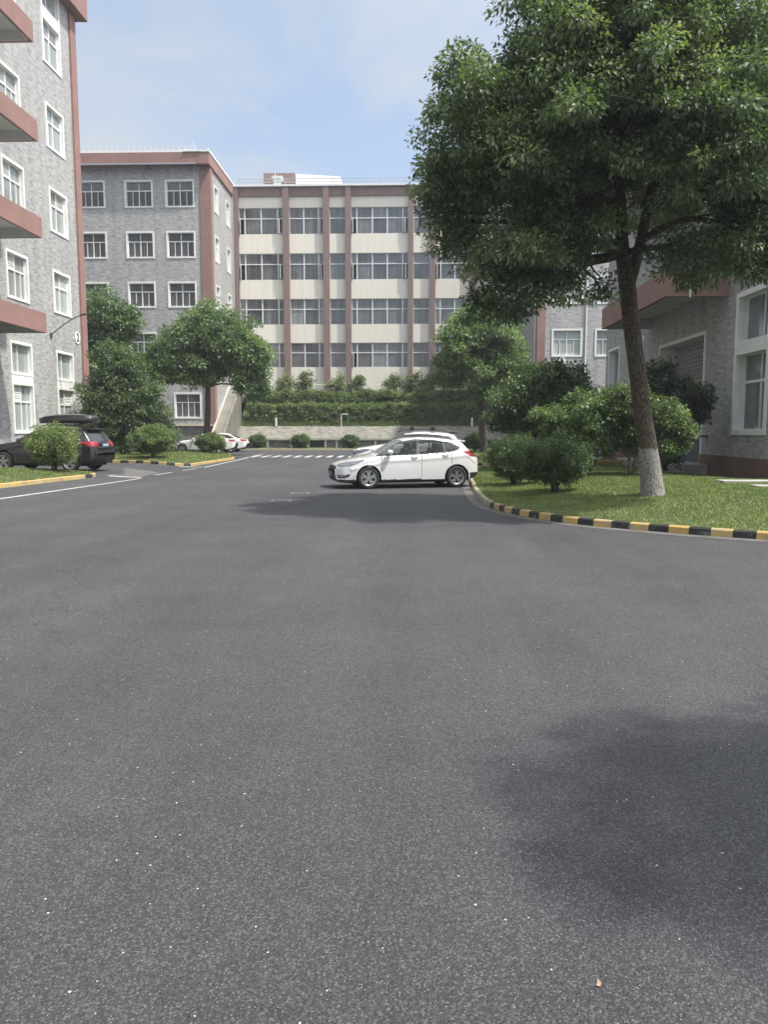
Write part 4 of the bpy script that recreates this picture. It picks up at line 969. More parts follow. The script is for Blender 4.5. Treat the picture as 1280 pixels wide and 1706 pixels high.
shrub('leafy_shrub', 'bright yellow green shrub with pale bare stems behind the big trunk', (6.5, 22.6, .33),
      [(6.35, 22.4, 2.45, .65, .7, .55), (7.15, 22.3, 2.05, .7, .7, .6), (7.55, 22.4, 1.6, .55, .6, .5), (6.5, 22.5, 1.7, .8, .7, .6), (7.3, 22.2, 1.25, .5, .5, .3)], 360, 66, .20, .095, 'leaf_light', 23, 7, bm='bark_pale', sr=.035, tone_mu=.36)
shrub('purple_shrub', 'dark purplish shrub in front of the roller shutter', (8.5, 25.8, .4),
      [(8.5, 25.8, 3.0, .95, .8, .6), (9.25, 25.9, 2.75, .65, .6, .5), (8.1, 25.7, 3.55, .6, .6, .4), (8.3, 25.8, 2.0, .8, .8, .8), (9.65, 25.9, 2.25, .35, .4, .3), (8.3, 25.8, 1.1, .7, .7, .7)], 300, 60, .24, .13, 'leaf_red', 24, 5)
def ball(label, x, y, z, r, h, seed, size=.055, n=260, per=46, group='clipped round bushes on the lawns', lm='leaf_bush', tone=.5, low=.22):
    ch = z + low + (h - low) / 2
    return shrub('round_bush', label, (x, y, z), [(x, y, ch, r * .92, r * .92, (h - low) / 2 * .95), (x + r * .3, y - .1, ch - .05, r * .6, r * .6, (h - low) / 2 * .8), (x - r * .3, y, ch - .05, r * .6, r * .6, (h - low) / 2 * .85)],
                 int(n * 1.5), per, .13, size, lm, seed, 8, shell=.25, group=group, sr=.022, tone_mu=tone, zsq=.9, droop=-.1, aspect=.5)
ball('dark round bush on the right lawn, standing nearer the road of the pair', 3.45, 18.3, lz(lawnR, 3.45, 18.3), .86, 1.28, 31, lm='leaf_dark', tone=.6, n=380)
ball('dark round bush on the right lawn, the rear one nearest the hatchback', 2.95, 21.4, lz(lawnR, 2.95, 21.4), .84, 1.42, 32, lm='leaf_dark', tone=.55, n=380)
ball('round yellow green bush hiding the side of the black car', -12.0, 25.55, lz(lawnL, -12.0, 25.55), .84, 1.62, 33, n=420, tone=.62)
ball('round bush in front of the dense dark shrub', -12.45, 36.9, lz(lawnI, -12.45, 36.9), 1.06, 1.65, 34, size=.075, n=420, tone=.5)
ball('round bush covering the middle of the white sedan', -12.75, 49.0, lz(lawnI, -12.75, 49.0), .98, 1.3, 35, size=.09, n=320, tone=.55)
ball('small round bush left of three before the retaining wall', -12.9, 65, .12, .82, 1.15, 36, size=.10, n=240, tone=.2)
ball('small round bush in the middle of three before the retaining wall', -9.25, 65, .12, .85, 1.2, 37, size=.10, n=240, tone=.2)
ball('small round bush right of three, beside the thin white pole', -5.0, 65, .12, .75, 1.15, 38, size=.10, n=220, tone=.2)
ball('round bush under the tree behind the white cars', 4.55, 53.5, .2, .85, 1.35, 39, size=.09, n=260, tone=.2)

# hedge and undergrowth of the bank
def hedge_blobs(x0, x1, step, y, z, ry, rz, jit, seed):
    rr = random.Random(seed); out = []; x = x0
    while x < x1: out.append((x + rr.uniform(-.2, .2), y + rr.uniform(-jit, jit), z + rr.uniform(-jit, jit), step * .8, ry, rz * rr.uniform(.85, 1.15))); x += step
    return out
HE = empty('hedge', (-3, 68.8, 2.2), 'long green hedge along the bank above the stone facing', 'hedge')
def box_hedge(x0, x1, y0, y1, z0, z1, ncl, seed, und):
    g_ = np.random.default_rng(seed); x = g_.uniform(x0, x1, ncl); f_ = g_.random(ncl)
    tp = z1 + und * (np.sin(x * .9 + seed) * .5 + np.sin(x * 2.7) * .3)
    y = np.where(f_ < .55, y0 + g_.normal(0, .07, ncl), g_.uniform(y0, y1, ncl)); z = np.where(f_ < .55, z0 + (tp - z0) * g_.random(ncl), tp + g_.normal(0, .06, ncl))
    return [(a, b_, c_, .05, .05, .05) for a, b_, c_ in zip(x, y, z)]
def leaves_at(C_, per, rc, size, seed, tone_mu):
    return leaves(C_, len(C_), per, rc, size, seed=seed, tone_mu=tone_mu)
V, tone, C = leaves(box_hedge(-14.4, 9.6, 68.5, 69.4, 2.35, 3.85, 1500, 3, .12), 2400, 36, .22, .15, seed=41, tone_mu=.55); npmesh('foliage', V, 4, 'leaf_bush', HE, tone)
V, tone, C = leaves(box_hedge(-14.5, 9.6, 69.7, 70.5, 3.2, 4.95, 1300, 4, .22), 2000, 34, .26, .16, seed=42, tone_mu=.5)
o = npmesh('undergrowth', V, 4, 'leaf_bush', None, tone); setp(o, 'loose green undergrowth on the bank between hedge and office block', 'undergrowth', kind='stuff')
n = 26000; x = rng.uniform(-14.9, 9.8, n); y = rng.uniform(68.1, 68.9, n); z = 2.0 + (y - 68.1) / 3.4 * 3.3 - .03; hh = rng.uniform(.12, .4, n); an = rng.uniform(0, 6.28, n)
V = np.zeros((n, 3, 3)); V[:, 0] = np.stack([x - .02*np.cos(an), y - .02*np.sin(an), z], 1); V[:, 1] = np.stack([x + .02*np.cos(an), y + .02*np.sin(an), z], 1); V[:, 2] = np.stack([x + rng.normal(0, .09, n), y + rng.normal(0, .09, n), z + hh], 1)
o = npmesh('grass', V.reshape(-1, 3), 3, 'grass_blade', tone=np.clip(rng.normal(.5, .2, n), 0, 1)); setp(o, kind='stuff')
sap = [(-11.6, 5.0, 1.0, 'straggly sapling at the foot of the left office bays'), (-9.7, 5.3, .95, 'straggly sapling below the second office bay'), (-6.7, 5.2, .9, 'tall pale sapling in front of the narrow office bay'), (-4.9, 5.2, .75, 'small leafy sapling right of the narrow office bay'), (-1.6, 5.3, .9, 'broad sapling growing toward the wide bay corner'), (.2, 5.3, 1.15, 'tallest sapling, before the upright right of the wide bay'), (1.6, 5.2, .9, 'sapling beside the dense green tree')]
for i, (x, z, r, lb) in enumerate(sap):
    shrub('sapling', lb, (x, 70.6, 4.4), [(x, 70.6, z + .55, r, .5, r * .75), (x + .35, 70.5, z + 1.15, r * .55, .4, r * .6)], 70, 22, .26, .17, 'leaf_pale' if i % 2 == 0 else 'leaf_light', 50 + i, 5, group='saplings in front of the office block', sr=.03)

# ------------------------------------------------------------------ cars
def make_car(name, label, P, loc, rotz, group=None):
    e = empty(name, loc, label, 'car', group); e.rotation_euler = (0, 0, rotz)
    Lc = P['L']; top = P['top']; bot = P['bot']; Wp = P['W']; belt = P['belt']
    f_t = lambda x: np.interp(x, [p[0] for p in top], [p[1] for p in top]); f_b = lambda x: np.interp(x, [p[0] for p in bot], [p[1] for p in bot])
    f_w = lambda x: np.interp(x, [p[0] for p in Wp], [p[1] for p in Wp]); f_belt = lambda x: np.interp(x, [p[0] for p in belt], [p[1] for p in belt])
    # stations spaced along the outline
    xd = np.linspace(0, Lc, 4000); tt = f_t(xd)
    def smooth(v, k):
        ker = np.hanning(2 * k + 1); ker /= ker.sum(); return np.convolve(np.pad(v, k, mode='edge'), ker, mode='valid')
    tt = smooth(tt, 45); bb = smooth(f_b(xd), 30); ww = smooth(f_w(xd), 60); be = smooth(f_belt(xd), 60)
    dl = np.sqrt(np.diff(xd)**2 + np.diff(tt)**2 + 0.6 * np.diff(ww)**2); cl = np.concatenate([[0], np.cumsum(dl)])
    ns = P.get('ns', 300); xs = np.interp(np.linspace(0, cl[-1], ns), cl, xd)
    extra = []
    for sx in P['seams']: extra += [sx - .007, sx + .007]
    xs = np.array(sorted(set(list(xs) + extra)))
    n1, n2, n0 = P.get('n1', 34), P.get('n2', 26), 4
    slope = P.get('slope', .55); ne = P.get('ne', 2.7); r_e = P.get('re', .14)
    rows = []
    for x in xs:
        t = float(np.interp(x, xd, tt)); b_ = float(np.interp(x, xd, bb)); w = float(np.interp(x, xd, ww)); bz = float(np.interp(x, xd, be))
        if b_ > t - .02: m_ = (b_ + t) / 2; b_ = m_ - .01; t = m_ + .01
        hgt = t - b_; z0 = t - min(r_e, .45 * hgt); bz = min(bz, z0)
        def sw(z):
            q = (z - .58) / .5; ww_ = w * (1 - .035 * q * q)
            crease = .012 * math.exp(-((z - (bz - .12)) / .05) ** 2); ww_ += crease * (1 if .4 < x < Lc - .2 else 0)
            if z > bz: ww_ = w * (1 - .035 * ((bz - .58) / .5) ** 2) - .02 * min(1, (z - bz) / .02) - (z - bz) * slope
            return max(.02, ww_)
        row = []
        for i in range(n0): row.append((x, sw(b_) * .93 * i / n0, b_))
        for i in range(n1 + 1): z = b_ + (z0 - b_) * i / n1; row.append((x, sw(z) * (.93 + .07 * min(1, i / 2)), z))
        w0 = sw(z0)
        for i in range(1, n2 + 1):
            ph = (math.pi / 2) * (i / n2) ** 1.0; row.append((x, w0 * abs(math.cos(ph)) ** (2 / ne), z0 + (t - z0) * math.sin(ph) ** (2 / ne)))
        rows.append(row)
    m_ = len(rows[0]); A = np.array(rows)
    cats = {}
    def addf(key, q): cats.setdefault(key, []).append(q)
    ctr = (A[:-1, :-1] + A[1:, :-1] + A[1:, 1:] + A[:-1, 1:]) / 4
    arches = P['wheels']; Ra = P['Ra']
    for i in range(len(xs) - 1):
        for j in range(m_ - 1):
            cx, cy, cz = ctr[i, j]
            reg = 'under' if j < n0 else ('side' if j < n0 + n1 + 5 else 'top')
            key = 'body'
            if cz < P['r'] + Ra and any((cx - wx)**2 + (cz - P['r'])**2 < Ra**2 for wx in arches) and (reg != 'top') and cy > .35: continue
            if reg == 'under': key = 'trim'
            else:
                k = P['classify'](cx, cy, cz, reg, A[i, j], A[i+1, j+1]); 
                if k: key = k
            for sgn in (1, -1):
                q = [(A[a, c][0], A[a, c][1] * sgn, A[a, c][2]) for a, c in ((i, j), (i + 1, j), (i + 1, j + 1), (i, j + 1))]
                if sgn < 0: q = q[::-1]
                addf(key if key.find('@') < 0 else key.replace('@', '+' if sgn > 0 else '-'), q)
    def mk(key, nm, mat, parent):
        if key not in cats: return None
        vi = {}; vs = []; fs = []
        for q in cats[key]:
            f_ = []
            for v in q:
                k = (round(v[0], 5), round(v[1], 5), round(v[2], 5))
                if k not in vi: vi[k] = len(vs); vs.append(v)
                f_.append(vi[k])
            if len(set(f_)) >= 3: fs.append(tuple(dict.fromkeys(f_)))
        mb = MB(); mb.add(vs, fs); return mb.build(nm, mat, parent, smooth=True, local=True)
    ng = len(cats.get('gap', [])); nb = len(cats['body']); cats['body'] += cats.pop('gap', [])
    body = mk('body', 'body', P['paint'], e); mk('trim', 'lower_trim', 'car_trim', e)
    body.data.materials.append(MATS['car_gap']); np_ = len(body.data.polygons); body.data.polygons.foreach_set('material_index', [0] * (np_ - ng) + [1] * ng)
    mk('glass_f', 'windscreen', P.get('gf', 'car_glass'), e); mk('glass_r', 'rear_window', 'car_glass', e)
    for s_ in '+-': mk('gs' + s_, 'side_window', P.get('gs', 'car_glass'), e); mk('hl' + s_, 'headlight', 'lamp_clear', e); mk('tl' + s_, 'taillight', 'lamp_red', e); mk('fog' + s_, 'fog_light_recess', 'car_trim', e)
    mk('grille', 'grille', 'car_trim', e); mk('pillar', 'window_trim', 'car_trim', e); mk('dark', 'bumper_intake', 'car_trim', e)
    # wheels
    r = P['r']; tw = .205
    for wx in arches:
        for sg in (-1, 1):
            yo = sg * P['track']; mb = MB(); k = 40
            prof = [(r * .70, -tw/2 + .01), (r * .80, -tw/2 - .004), (r * .93, -tw/2), (r * .985, -tw/2 + .03), (r, -tw/2 + .06), (r, tw/2 - .06), (r * .985, tw/2 - .03), (r * .93, tw/2), (r * .80, tw/2 + .004), (r * .70, tw/2 - .01)]
            vs = [(wx + a * math.cos(6.28318 * i / k), yo + b_, r + a * math.sin(6.28318 * i / k)) for i in range(k) for a, b_ in prof]; q = len(prof)
            mb.add(vs, [(i * q + j, i * q + (j + 1) % q, ((i + 1) % k) * q + (j + 1) % q, ((i + 1) % k) * q + j) for i in range(k) for j in range(q)])
            wh = mb.build('wheel', 'rubber', e, smooth=True, local=True)
            mb = MB(); yf = yo + sg * (tw / 2 - .012); yb = yo + sg * (tw/2 - .05)
            for (ra, rb, ya, yc) in ((r * .66, r * .70, yf, yf), (r * .62, r * .66, yf - sg * .012, yf), (r * .62, r * .62, yb - sg * .06, yf - sg * .012)):
                mb.add([(wx + ra * math.cos(6.28318 * i / k), ya, r + ra * math.sin(6.28318 * i / k)) for i in range(k)] + [(wx + rb * math.cos(6.28318 * i / k), yc, r + rb * math.sin(6.28318 * i / k)) for i in range(k)], [(i, (i + 1) % k, k + (i + 1) % k, k + i) for i in range(k)])
            for s5 in range(5):
                for off in (-.17, .17):
                    an = s5 * 2 * math.pi / 5 + .3 + off * .35; ae = s5 * 2 * math.pi / 5 + .3 + off * 1.25
                    p0 = (r * .10 * math.cos(an), r * .10 * math.sin(an)); p1 = (r * .66 * math.cos(ae), r * .66 * math.sin(ae))
                    dx, dz = p1[0] - p0[0], p1[1] - p0[1]; ll = math.hypot(dx, dz); nx_, nz_ = -dz / ll, dx / ll; w0_, w1_ = .024, .020
                    c8 = [(p0, w0_), (p1, w1_)]; vs = []
                    for (pp, wd) in c8:
                        for (sd_, yy) in ((-1, yf - sg * .004), (1, yf - sg * .004), (1, yb), (-1, yb)): vs.append((wx + pp[0] + nx_ * wd * sd_, yy, r + pp[1] + nz_ * wd * sd_))
                    mb.add(vs, [(0, 1, 2, 3), (7, 6, 5, 4), (0, 4, 5, 1), (1, 5, 6, 2), (2, 6, 7, 3), (3, 7, 4, 0)])
            mb.add([(wx + r * .14 * math.cos(6.28318 * i / 20), yf + sg * .004, r + r * .14 * math.sin(6.28318 * i / 20)) for i in range(20)] + [(wx + r * .16 * math.cos(6.28318 * i / 20), yb, r + r * .16 * math.sin(6.28318 * i / 20)) for i in range(20)], [tuple(range(20))] + [(i, (i + 1) % 20, 20 + (i + 1) % 20, 20 + i) for i in range(20)])
            mb.build('rim', 'alloy', wh, local=True)
            mb = MB(); yb2 = yo + sg * (tw/2 - .085)
            mb.add([(wx + r * .66 * math.cos(6.28318 * i / 28), yb2, r + r * .66 * math.sin(6.28318 * i / 28)) for i in range(28)], [tuple(range(28))]); mb.build('brake_backing', 'metal_dark', wh, local=True)
            # arch lip and well
            mb = MB(); wside = float(np.interp(wx, xd, ww)); pts = []
            a0 = math.asin(max(-1, min(1, (P.get('sill', .265) - r) / Ra)))
            kk = 30; vs = []
            for i in range(kk + 1):
                an = a0 + (math.pi - 2 * a0) * i / kk; zc = r + Ra * math.sin(an); wz = wside * (1 - .035 * ((zc - .58) / .5)**2)
                cxx = wx + Ra * math.cos(an)
                vs += [(cxx, sg * .36, zc), (cxx, sg * (wz + .006), zc), (wx + (Ra + .035) * math.cos(an), sg * (wz + .004), r + (Ra + .035) * math.sin(an))]
            mb.cur = 0
            mb.add(vs, [(3*i, 3*i + 1, 3*i + 4, 3*i + 3) for i in range(kk)]); mb.cur = 1
            for i in range(kk): mb.f.append((3*i + 1, 3*i + 2, 3*i + 5, 3*i + 4)); mb.m.append(1)
            mb.build('wheel_arch', ['car_trim', P.get('arch', P['paint'])], e, local=True)
    mb = MB(); mb.box((.35, -.62, .20), (Lc - .35, .62, .55)); mb.build('underbody', 'dark_inside', e, local=True)
    # mirrors, handles
    mxp = P['mirror']
    for sg in (-1, 1):
        mb = MB(); x, y, z = mxp[0], sg * mxp[1], mxp[2]
        rings = [(-.075, .03, .03), (-.06, .075, .06), (0, .105, .075), (.05, .10, .07), (.07, .085, .06)]; kk = 14; vs = []
        for (dx, ry, rz) in rings:
            for i in range(kk): vs.append((x + dx, y + ry * math.cos(6.28318 * i / kk), z + rz * math.sin(6.28318 * i / kk)))
        mb.add(vs, [(a * kk + i, a * kk + (i + 1) % kk, (a + 1) * kk + (i + 1) % kk, (a + 1) * kk + i) for a in range(len(rings) - 1) for i in range(kk)] + [tuple(range(kk))[::-1], tuple(range((len(rings) - 1) * kk, len(rings) * kk))])
        mb.box((x - .03, sg * (mxp[1] - .14), z - .06), (x + .03, sg * (mxp[1] - .04), z - .02)); mb.build('side_mirror', P['paint'], e, smooth=False, local=True)
        for (hx, hz) in P['handles']:
            mb = MB(); yy = float(np.interp(hx, xd, ww)) * (1 - .035 * ((hz - .58) / .5)**2); mb.tube([(hx - .09, sg * (yy + .004), hz), (hx - .06, sg * (yy + .035), hz), (hx + .06, sg * (yy + .035), hz), (hx + .09, sg * (yy + .004), hz)], .016, 8); mb.build('door_handle', P['paint'], e, smooth=True, local=True)
    return e
def inp(x, z, poly): return inpoly(x, z, poly)
def plate(e, x, z, mat='plate_blue', ink=True, yoff=0, front=True):
    mb = MB(); s_ = -1 if front else 1
    mb.box((x, yoff - .22, z - .07), (x + s_ * .02, yoff + .22, z + .07)); p = mb.build('number_plate', mat, e, local=True)
    if ink:
        mb = MB()
        for i in range(7):
            y = yoff - .175 + i * .058; mb.box((x + s_ * .0205, y - .014, z - .035), (x + s_ * .024, y + .014, z + .035))
        mb.build('characters', 'plate_ink', p, local=True)

# white hatchback
sw1 = [(1.17, .93), (1.52, 1.13), (1.92, 1.345), (2.35, 1.415), (2.9, 1.395), (3.35, 1.325), (3.70, 1.19), (3.64, 1.09), (3.35, 1.025), (2.4, .965)]
hlp = [(.06, .65), (.10, .615), (.45, .67), (.82, .80), (.80, .835), (.35, .77), (.08, .70)]
tlp = [(3.72, 1.075), (3.90, 1.085), (4.30, 1.0), (4.36, .87), (4.02, .90)]
fgp = [(.05, .40), (.40, .43), (.34, .33), (.08, .315)]
def cls1(x, y, z, reg, a, b2):
    if reg == 'side' or (reg == 'top' and z < 1.425 and 1.15 < x < 3.75 and y > .50):
        if inp(x, z, sw1):
            if abs(x - 2.42 - (z - 1.2) * .12) < .035 or abs(x - 3.22 - (z - 1.2) * -.10) < .02: return 'pillar'
            return 'gs@'
    if inp(x, z, hlp) and y > .40 and reg in ('side', 'top'): return 'hl@'
    if inp(x, z, tlp) and y > .38: return 'tl@'
    if inp(x, z, fgp) and y > .50: return 'fog@'
    if x < .16 and y < .52 and .49 < z < .665 - y * .05: return 'grille'
    if x < .2 and y < .5 and .23 < z < .36: return 'dark'
    if reg == 'top':
        if 1.26 < x < 1.99 and z > 1.0 and y < .70: return 'glass_f'
        if 3.80 < x < 4.06 and z > 1.02 and y < .56: return 'glass_r'
    if z < .265 and .2 < x < 4.2: return 'trim'
    if x > 3.95 and z < .44: return 'trim'
    if x < .7 and z < .27: return 'trim'
    if reg == 'side' and .30 < z < 1.03:
        if abs(x - 1.30) < .007 and z > .34: return 'gap'
        if abs(x - 2.50) < .007: return 'gap'
        if abs(x - 3.42) < .007 and z > .68: return 'gap'
    if .81 < z < 1.0 and x < 1.2 and y > .60 and abs(z - (.815 + (x - .5) * .16)) < .004 and x > .7: return 'gap'
    return None
HB = dict(L=4.36, r=.316, Ra=.372, wheels=(.925, 3.573), track=.80, paint='paint_white', gs='car_glass_clear', gf='car_glass_reflection_tint', ns=330, n1=44, n2=34, slope=.52, re=.13,
    top=[(0, .53), (.015, .60), (.05, .68), (.12, .715), (.35, .79), (.80, .885), (1.12, .945), (1.20, .965), (1.60, 1.185), (1.98, 1.395), (2.25, 1.455), (2.6, 1.475), (3.0, 1.465), (3.4, 1.43), (3.72, 1.375), (3.80, 1.355), (3.93, 1.20), (4.07, 1.06), (4.17, 1.0), (4.27, .94), (4.31, .80), (4.345, .72), (4.36, .60)],
    bot=[(0, .50), (.02, .30), (.08, .20), (.3, .17), (.9, .16), (3.5, .18), (4.0, .22), (4.2, .30), (4.32, .38), (4.36, .55)],
    W=[(0, .52), (.02, .62), (.08, .73), (.2, .81), (.45, .87), (.9, .905), (1.6, .912), (3.0, .912), (3.6, .895), (4.0, .84), (4.2, .77), (4.31, .66), (4.36, .48)],
    belt=[(0, .6), (.3, .71), (1.15, .90), (2.4, .95), (3.4, 1.01), (3.9, 1.06), (4.36, .9)], seams=(1.30, 2.50, 3.42), classify=cls1, mirror=(1.52, .99, 1.045), handles=((2.28, .90), (3.22, .95)))
ang = math.atan2(22.47 - 21.81, 1.44 + 1.09)
c1 = make_car('parked_car', 'white hatchback parked side on at the kerb by the big tree, nearest car', HB, (0, 0, 0), 0.27)
# put near side wheels on the measured ground points
ca, sa = math.cos(.27), math.sin(.27)
wx, wy = .925, -.90
c1.location = (-1.15 - (wx * ca - wy * sa), 21.85 - (wx * sa + wy * ca), 0)
plate(c1, -.012, .42, 'plate_blue', False)
mb = MB()
mb.add([(3.62, -.56, 1.405), (3.62, .56, 1.405), (3.95, .50, 1.365), (3.95, -.50, 1.365), (3.62, -.56, 1.36), (3.62, .56, 1.36), (3.95, .50, 1.33), (3.95, -.50, 1.33)], [(0, 1, 2, 3), (7, 6, 5, 4), (0, 4, 5, 1), (1, 5, 6, 2), (2, 6, 7, 3), (3, 7, 4, 0)])
mb.build('roof_spoiler', 'paint_white', c1, local=True)
for sg in (-1, 1):
    mb = MB(); mb.tube([(.10, sg * .76, .365), (.2, sg * .80, .372), (.3, sg * .84, .38)], [.02, .032, .015], 8); mb.build('fog_light', 'lamp_clear', c1, local=True)
for (sx, sy) in ((2.15, -.36), (2.15, .36), (3.0, -.38), (3.0, .0), (3.0, .38)):
    mb = MB(); mb.tube([(sx, sy, .5), (sx + .12, sy, .78), (sx + .24, sy, 1.08)], [.16, .21, .17], 12); mb.tube([(sx + .26, sy, 1.12), (sx + .29, sy, 1.27)], [.10, .085], 10); mb.build('seat', 'seat_cloth', c1, smooth=True, local=True)
mb = MB(); mb.box((1.28, -.68, .70), (1.60, .68, .93)); mb.build('dashboard', 'car_trim', c1, local=True)
mb = MB(); mb.tube([(3.55, 0, 1.44), (3.72, 0, 1.56)], .006, 6); mb.build('aerial', 'car_trim', c1, local=True)
mb = MB(); mb.tube([(.03, -.40, .655), (.0, 0, .668), (.03, .40, .655)], .010, 6); mb.build('grille_trim', 'chrome', c1, local=True)
for k in range(3):
    mb = MB(); z = .53 + k * .04; mb.tube([(.006, -.43, z), (-.016, -.2, z), (-.02, 0, z), (-.016, .2, z), (.006, .43, z)], .007, 5); mb.build('grille_bar', 'metal_dark', c1, local=True)

# generic tall car shape
sw2 = [(1.35, 1.10), (1.75, 1.35), (2.15, 1.50), (2.7, 1.53), (3.4, 1.49), (4.0, 1.38), (4.1, 1.26), (3.7, 1.19), (2.5, 1.13)]
def cls2(x, y, z, reg, a, b2):
    if reg == 'side' or (reg == 'top' and z < 1.56 and 1.3 < x < 4.15 and y > .55):
        if inp(x, z, sw2):
            if abs(x - 2.55) < .035 or abs(x - 3.45) < .035: return 'pillar'
            return 'gs@'
    if inp(x, z, [(.05, .80), (.1, .70), (.55, .80), (.85, .93), (.5, .93), (.1, .86)]) and y > .42: return 'hl@'
    if inp(x, z, [(3.95, 1.10), (4.5, 1.12), (4.58, .93), (4.3, .93)]) and y > .42: return 'tl@'
    if x < .16 and y < .55 and .5 < z < .80: return 'grille'
    if reg == 'top':
        if 1.42 < x < 2.15 and z > 1.12 and y < .72: return 'glass_f'
        if 4.10 < x < 4.42 and 1.14 < z < 1.52 and y < .60: return 'glass_r'
    if z < .36: return 'trim'
    if x > 4.4 and z < .55: return 'trim'
    if reg == 'side' and .38 < z < 1.15 and (abs(x - 1.45) < .007 or abs(x - 2.6) < .007 or (abs(x - 3.55) < .007 and z > .7)): return 'gap'
    return None
SV = dict(L=4.60, r=.36, Ra=.43, wheels=(.94, 3.62), track=.82, paint='paint_black', ns=220, n1=36, n2=26, slope=.42, re=.15, arch='car_trim',
    top=[(0, .70), (.02, .80), (.08, .90), (.3, .98), (.9, 1.07), (1.25, 1.12), (1.40, 1.16), (1.85, 1.44), (2.15, 1.57), (2.5, 1.635), (3.0, 1.65), (3.6, 1.62), (4.05, 1.57), (4.15, 1.53), (4.35, 1.25), (4.44, 1.13), (4.52, 1.0), (4.56, .8), (4.60, .66)],
    bot=[(0, .55), (.03, .35), (.12, .26), (.9, .24), (3.6, .26), (4.3, .32), (4.5, .40), (4.6, .6)],
    W=[(0, .5), (.03, .62), (.1, .74), (.3, .84), (.8, .90), (1.6, .92), (3.4, .92), (4.1, .90), (4.4, .84), (4.55, .76), (4.6, .6)],
    belt=[(0, .7), (.3, .9), (1.3, 1.06), (3.4, 1.14), (4.2, 1.18), (4.6, 1.0)], seams=(1.45, 2.6, 3.55), classify=cls2, mirror=(1.70, 1.02, 1.16), handles=((2.38, 1.03), (3.32, 1.07)))
def tailgate(e, lowx=4.62):
    mb = MB(); mb.box((4.54, -.45, .885), (4.575, .45, .915)); mb.build('tailgate_strip', 'chrome', e, local=True)
    mb = MB(); mb.add([(3.98, -.60, 1.60), (3.98, .60, 1.60), (4.30, .56, 1.57), (4.30, -.56, 1.57), (3.98, -.6, 1.55), (3.98, .6, 1.55), (4.30, .56, 1.54), (4.30, -.56, 1.54)], [(0, 1, 2, 3), (7, 6, 5, 4), (0, 4, 5, 1), (1, 5, 6, 2), (2, 6, 7, 3), (3, 7, 4, 0)])
    mb.build('roof_spoiler', 'car_trim', e, local=True)
    for sg in (-1, 1):
        mb = MB(); mb.tube([(1.9, sg * .62, 1.60), (2.1, sg * .62, 1.68), (3.0, sg * .62, 1.715), (3.8, sg * .61, 1.66), (3.95, sg * .61, 1.60)], .02, 7); mb.build('roof_rail', 'car_trim', e, local=True)
aS = -0.12
BS = dict(SV)
bs = make_car('parked_car', 'black estate car carrying a roof box, parked behind the round bush at left', BS, (0, 0, 0), aS)
ca, sa = math.cos(aS), math.sin(aS); wx, wy = 3.62, -.90
bx, by = -12.52 - (wx * ca - wy * sa), 27.95 - (wx * sa + wy * ca); bs.location = (bx, by, .145)
tailgate(bs); plate(bs, 4.56, .98, 'plate_blue', True, front=False)
# roof box, carried by two bars
rb = empty('roof_box', (bx, by, .145), 'long black roof box strapped on top of the black car', 'roof box'); rb.rotation_euler = (0, 0, aS)
mb = MB(); k = 26; vs = []; st = [(1.75, .05, .02), (1.85, .22, .07), (2.1, .32, .12), (2.6, .38, .16), (3.2, .40, .17), (3.7, .39, .155), (3.95, .36, .13), (4.03, .28, .08)]
for (x, hw, hh_) in st:
    for i in range(k):
        an = 6.28318 * i / k; c_, s_ = math.cos(an), math.sin(an)
        vs.append((x + .30, -.18 + hw * math.copysign(abs(c_) ** .6, c_), 1.90 + (hh_ * 1.35 if s_ > 0 else .125) * math.copysign(abs(s_) ** .7, s_)))
mb.add(vs, [(a * k + i, a * k + (i + 1) % k, (a + 1) * k + (i + 1) % k, (a + 1) * k + i) for a in range(len(st) - 1) for i in range(k)] + [tuple(range(k))[::-1], tuple(range((len(st) - 1) * k, len(st) * k))]); mb.build('shell', 'paint_black', rb, smooth=True, local=True)
for x in (2.65, 3.75):
    mb = MB(); mb.box((x - .03, -.68, 1.725), (x + .03, .68, 1.765)); mb.build('cross_bar', 'car_trim', rb, local=True)

WS = dict(SV); WS.update(paint='paint_white', top=[(p[0], p[1] * .985) for p in SV['top']], ns=180, gf='car_glass')
ws = make_car('parked_car', 'white car with dark roof carriers parked just behind the white hatchback', WS, (-2.35, 31.4, 0), 0.02)
tailgate(ws); plate(ws, -.02, .5, 'plate_blue', False)
for x in (2.45, 3.3):
    for sg in (-1, 1):
        mb = MB(); mb.box((x - .07, sg * .60 - .05, 1.66), (x + .07, sg * .60 + .05, 1.79)); mb.build('carrier_foot', 'car_trim', ws, local=True)
    mb = MB(); mb.box((x - .03, -.55, 1.73), (x + .03, .55, 1.765)); mb.build('carrier_bar', 'car_trim', ws, local=True)

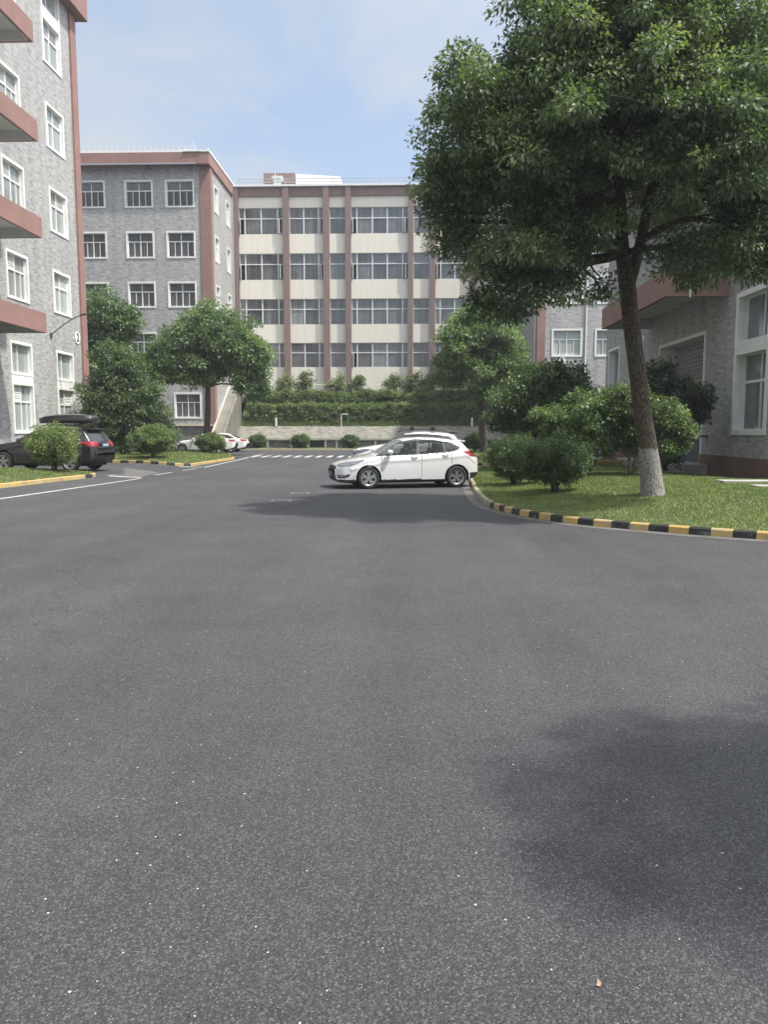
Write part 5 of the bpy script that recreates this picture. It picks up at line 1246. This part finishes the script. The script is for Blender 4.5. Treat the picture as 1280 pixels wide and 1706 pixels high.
# sedans
sw3 = [(1.50, .97), (1.95, 1.18), (2.35, 1.33), (2.8, 1.37), (3.3, 1.33), (3.75, 1.18), (3.9, 1.06), (3.4, 1.01), (2.5, .99)]
def cls3(x, y, z, reg, a, b2):
    if reg == 'side' or (reg == 'top' and z < 1.39 and 1.5 < x < 3.9 and y > .52):
        if inp(x, z, sw3):
            if abs(x - 2.75) < .035 or abs(x - 3.5) < .025: return 'pillar'
            return 'gs@'
    if inp(x, z, [(.06, .66), (.1, .60), (.5, .66), (.85, .80), (.5, .79), (.1, .72)]) and y > .42: return 'hl@'
    if inp(x, z, [(4.25, .98), (4.7, .98), (4.76, .82), (4.45, .82)]) and y > .40: return 'tl@'
    if x < .16 and y < .5 and .42 < z < .64: return 'grille'
    if inp(x, z, [(.05, .38), (.4, .42), (.35, .30), (.08, .29)]) and y > .5: return 'fog@'
    if reg == 'top':
        if 1.50 < x < 2.30 and z > .99 and y < .70: return 'glass_f'
        if 3.55 < x < 4.12 and z > 1.04 and y < .60: return 'glass_r'
    if z < .25: return 'trim'
    if reg == 'side' and .30 < z < 1.0 and (abs(x - 1.55) < .007 or abs(x - 2.8) < .007 or (abs(x - 3.7) < .007 and z > .7)): return 'gap'
    return None
SD = dict(L=4.78, r=.325, Ra=.38, wheels=(.93, 3.72), track=.80, paint='paint_white', ns=180, n1=30, n2=22, slope=.52, re=.13,
    top=[(0, .52), (.02, .60), (.08, .70), (.3, .79), (.9, .91), (1.35, .97), (1.48, 1.0), (2.0, 1.27), (2.35, 1.40), (2.8, 1.455), (3.2, 1.43), (3.6, 1.32), (4.12, 1.06), (4.3, 1.03), (4.62, 1.02), (4.70, .95), (4.75, .78), (4.78, .62)],
    bot=[(0, .48), (.03, .28), (.12, .19), (.9, .17), (3.7, .19), (4.4, .26), (4.7, .38), (4.78, .55)],
    W=[(0, .42), (.03, .58), (.1, .70), (.3, .82), (.8, .90), (1.6, .92), (3.6, .92), (4.2, .88), (4.6, .78), (4.74, .66), (4.78, .5)],
    belt=[(0, .6), (.3, .74), (1.4, .94), (3.5, 1.02), (4.3, .98), (4.78, .85)], seams=(1.55, 2.8, 3.7), classify=cls3, mirror=(1.80, 1.0, 1.03), handles=((2.55, .90), (3.5, .94)))
s1 = make_car('parked_car', 'white sedan parked below the staircase, partly behind a round bush', SD, (-17.65, 57.0, 0), 0.02)
plate(s1, 4.79, .72, 'plate_blue', False, front=False)
S2 = dict(SD); S2.update(ns=140, n1=24, n2=18)
s2 = make_car('parked_car', 'white car almost hidden behind the white sedan, only its rear end showing', S2, (-17.25, 59.25, 0), 0.0)

# ------------------------------------------------------------------ hazy summer air
m = bpy.data.materials.new('haze_air'); m.use_nodes = True; nt = m.node_tree; nt.nodes.clear(); MATS['haze_air'] = m
o_ = N(nt, 'ShaderNodeOutputMaterial'); pv = N(nt, 'ShaderNodeVolumePrincipled'); pv.inputs['Color'].default_value = (0.86, 0.91, 1.0, 1)
pv.inputs['Density'].default_value = 0.0007; pv.inputs['Anisotropy'].default_value = 0.2
nt.links.new(pv.outputs[0], o_.inputs['Volume'])
mb = MB(); mb.box((-260, -160, -1.2), (260, 410, 30)); hz = mb.build('haze', 'haze_air'); setp(hz, kind='stuff')
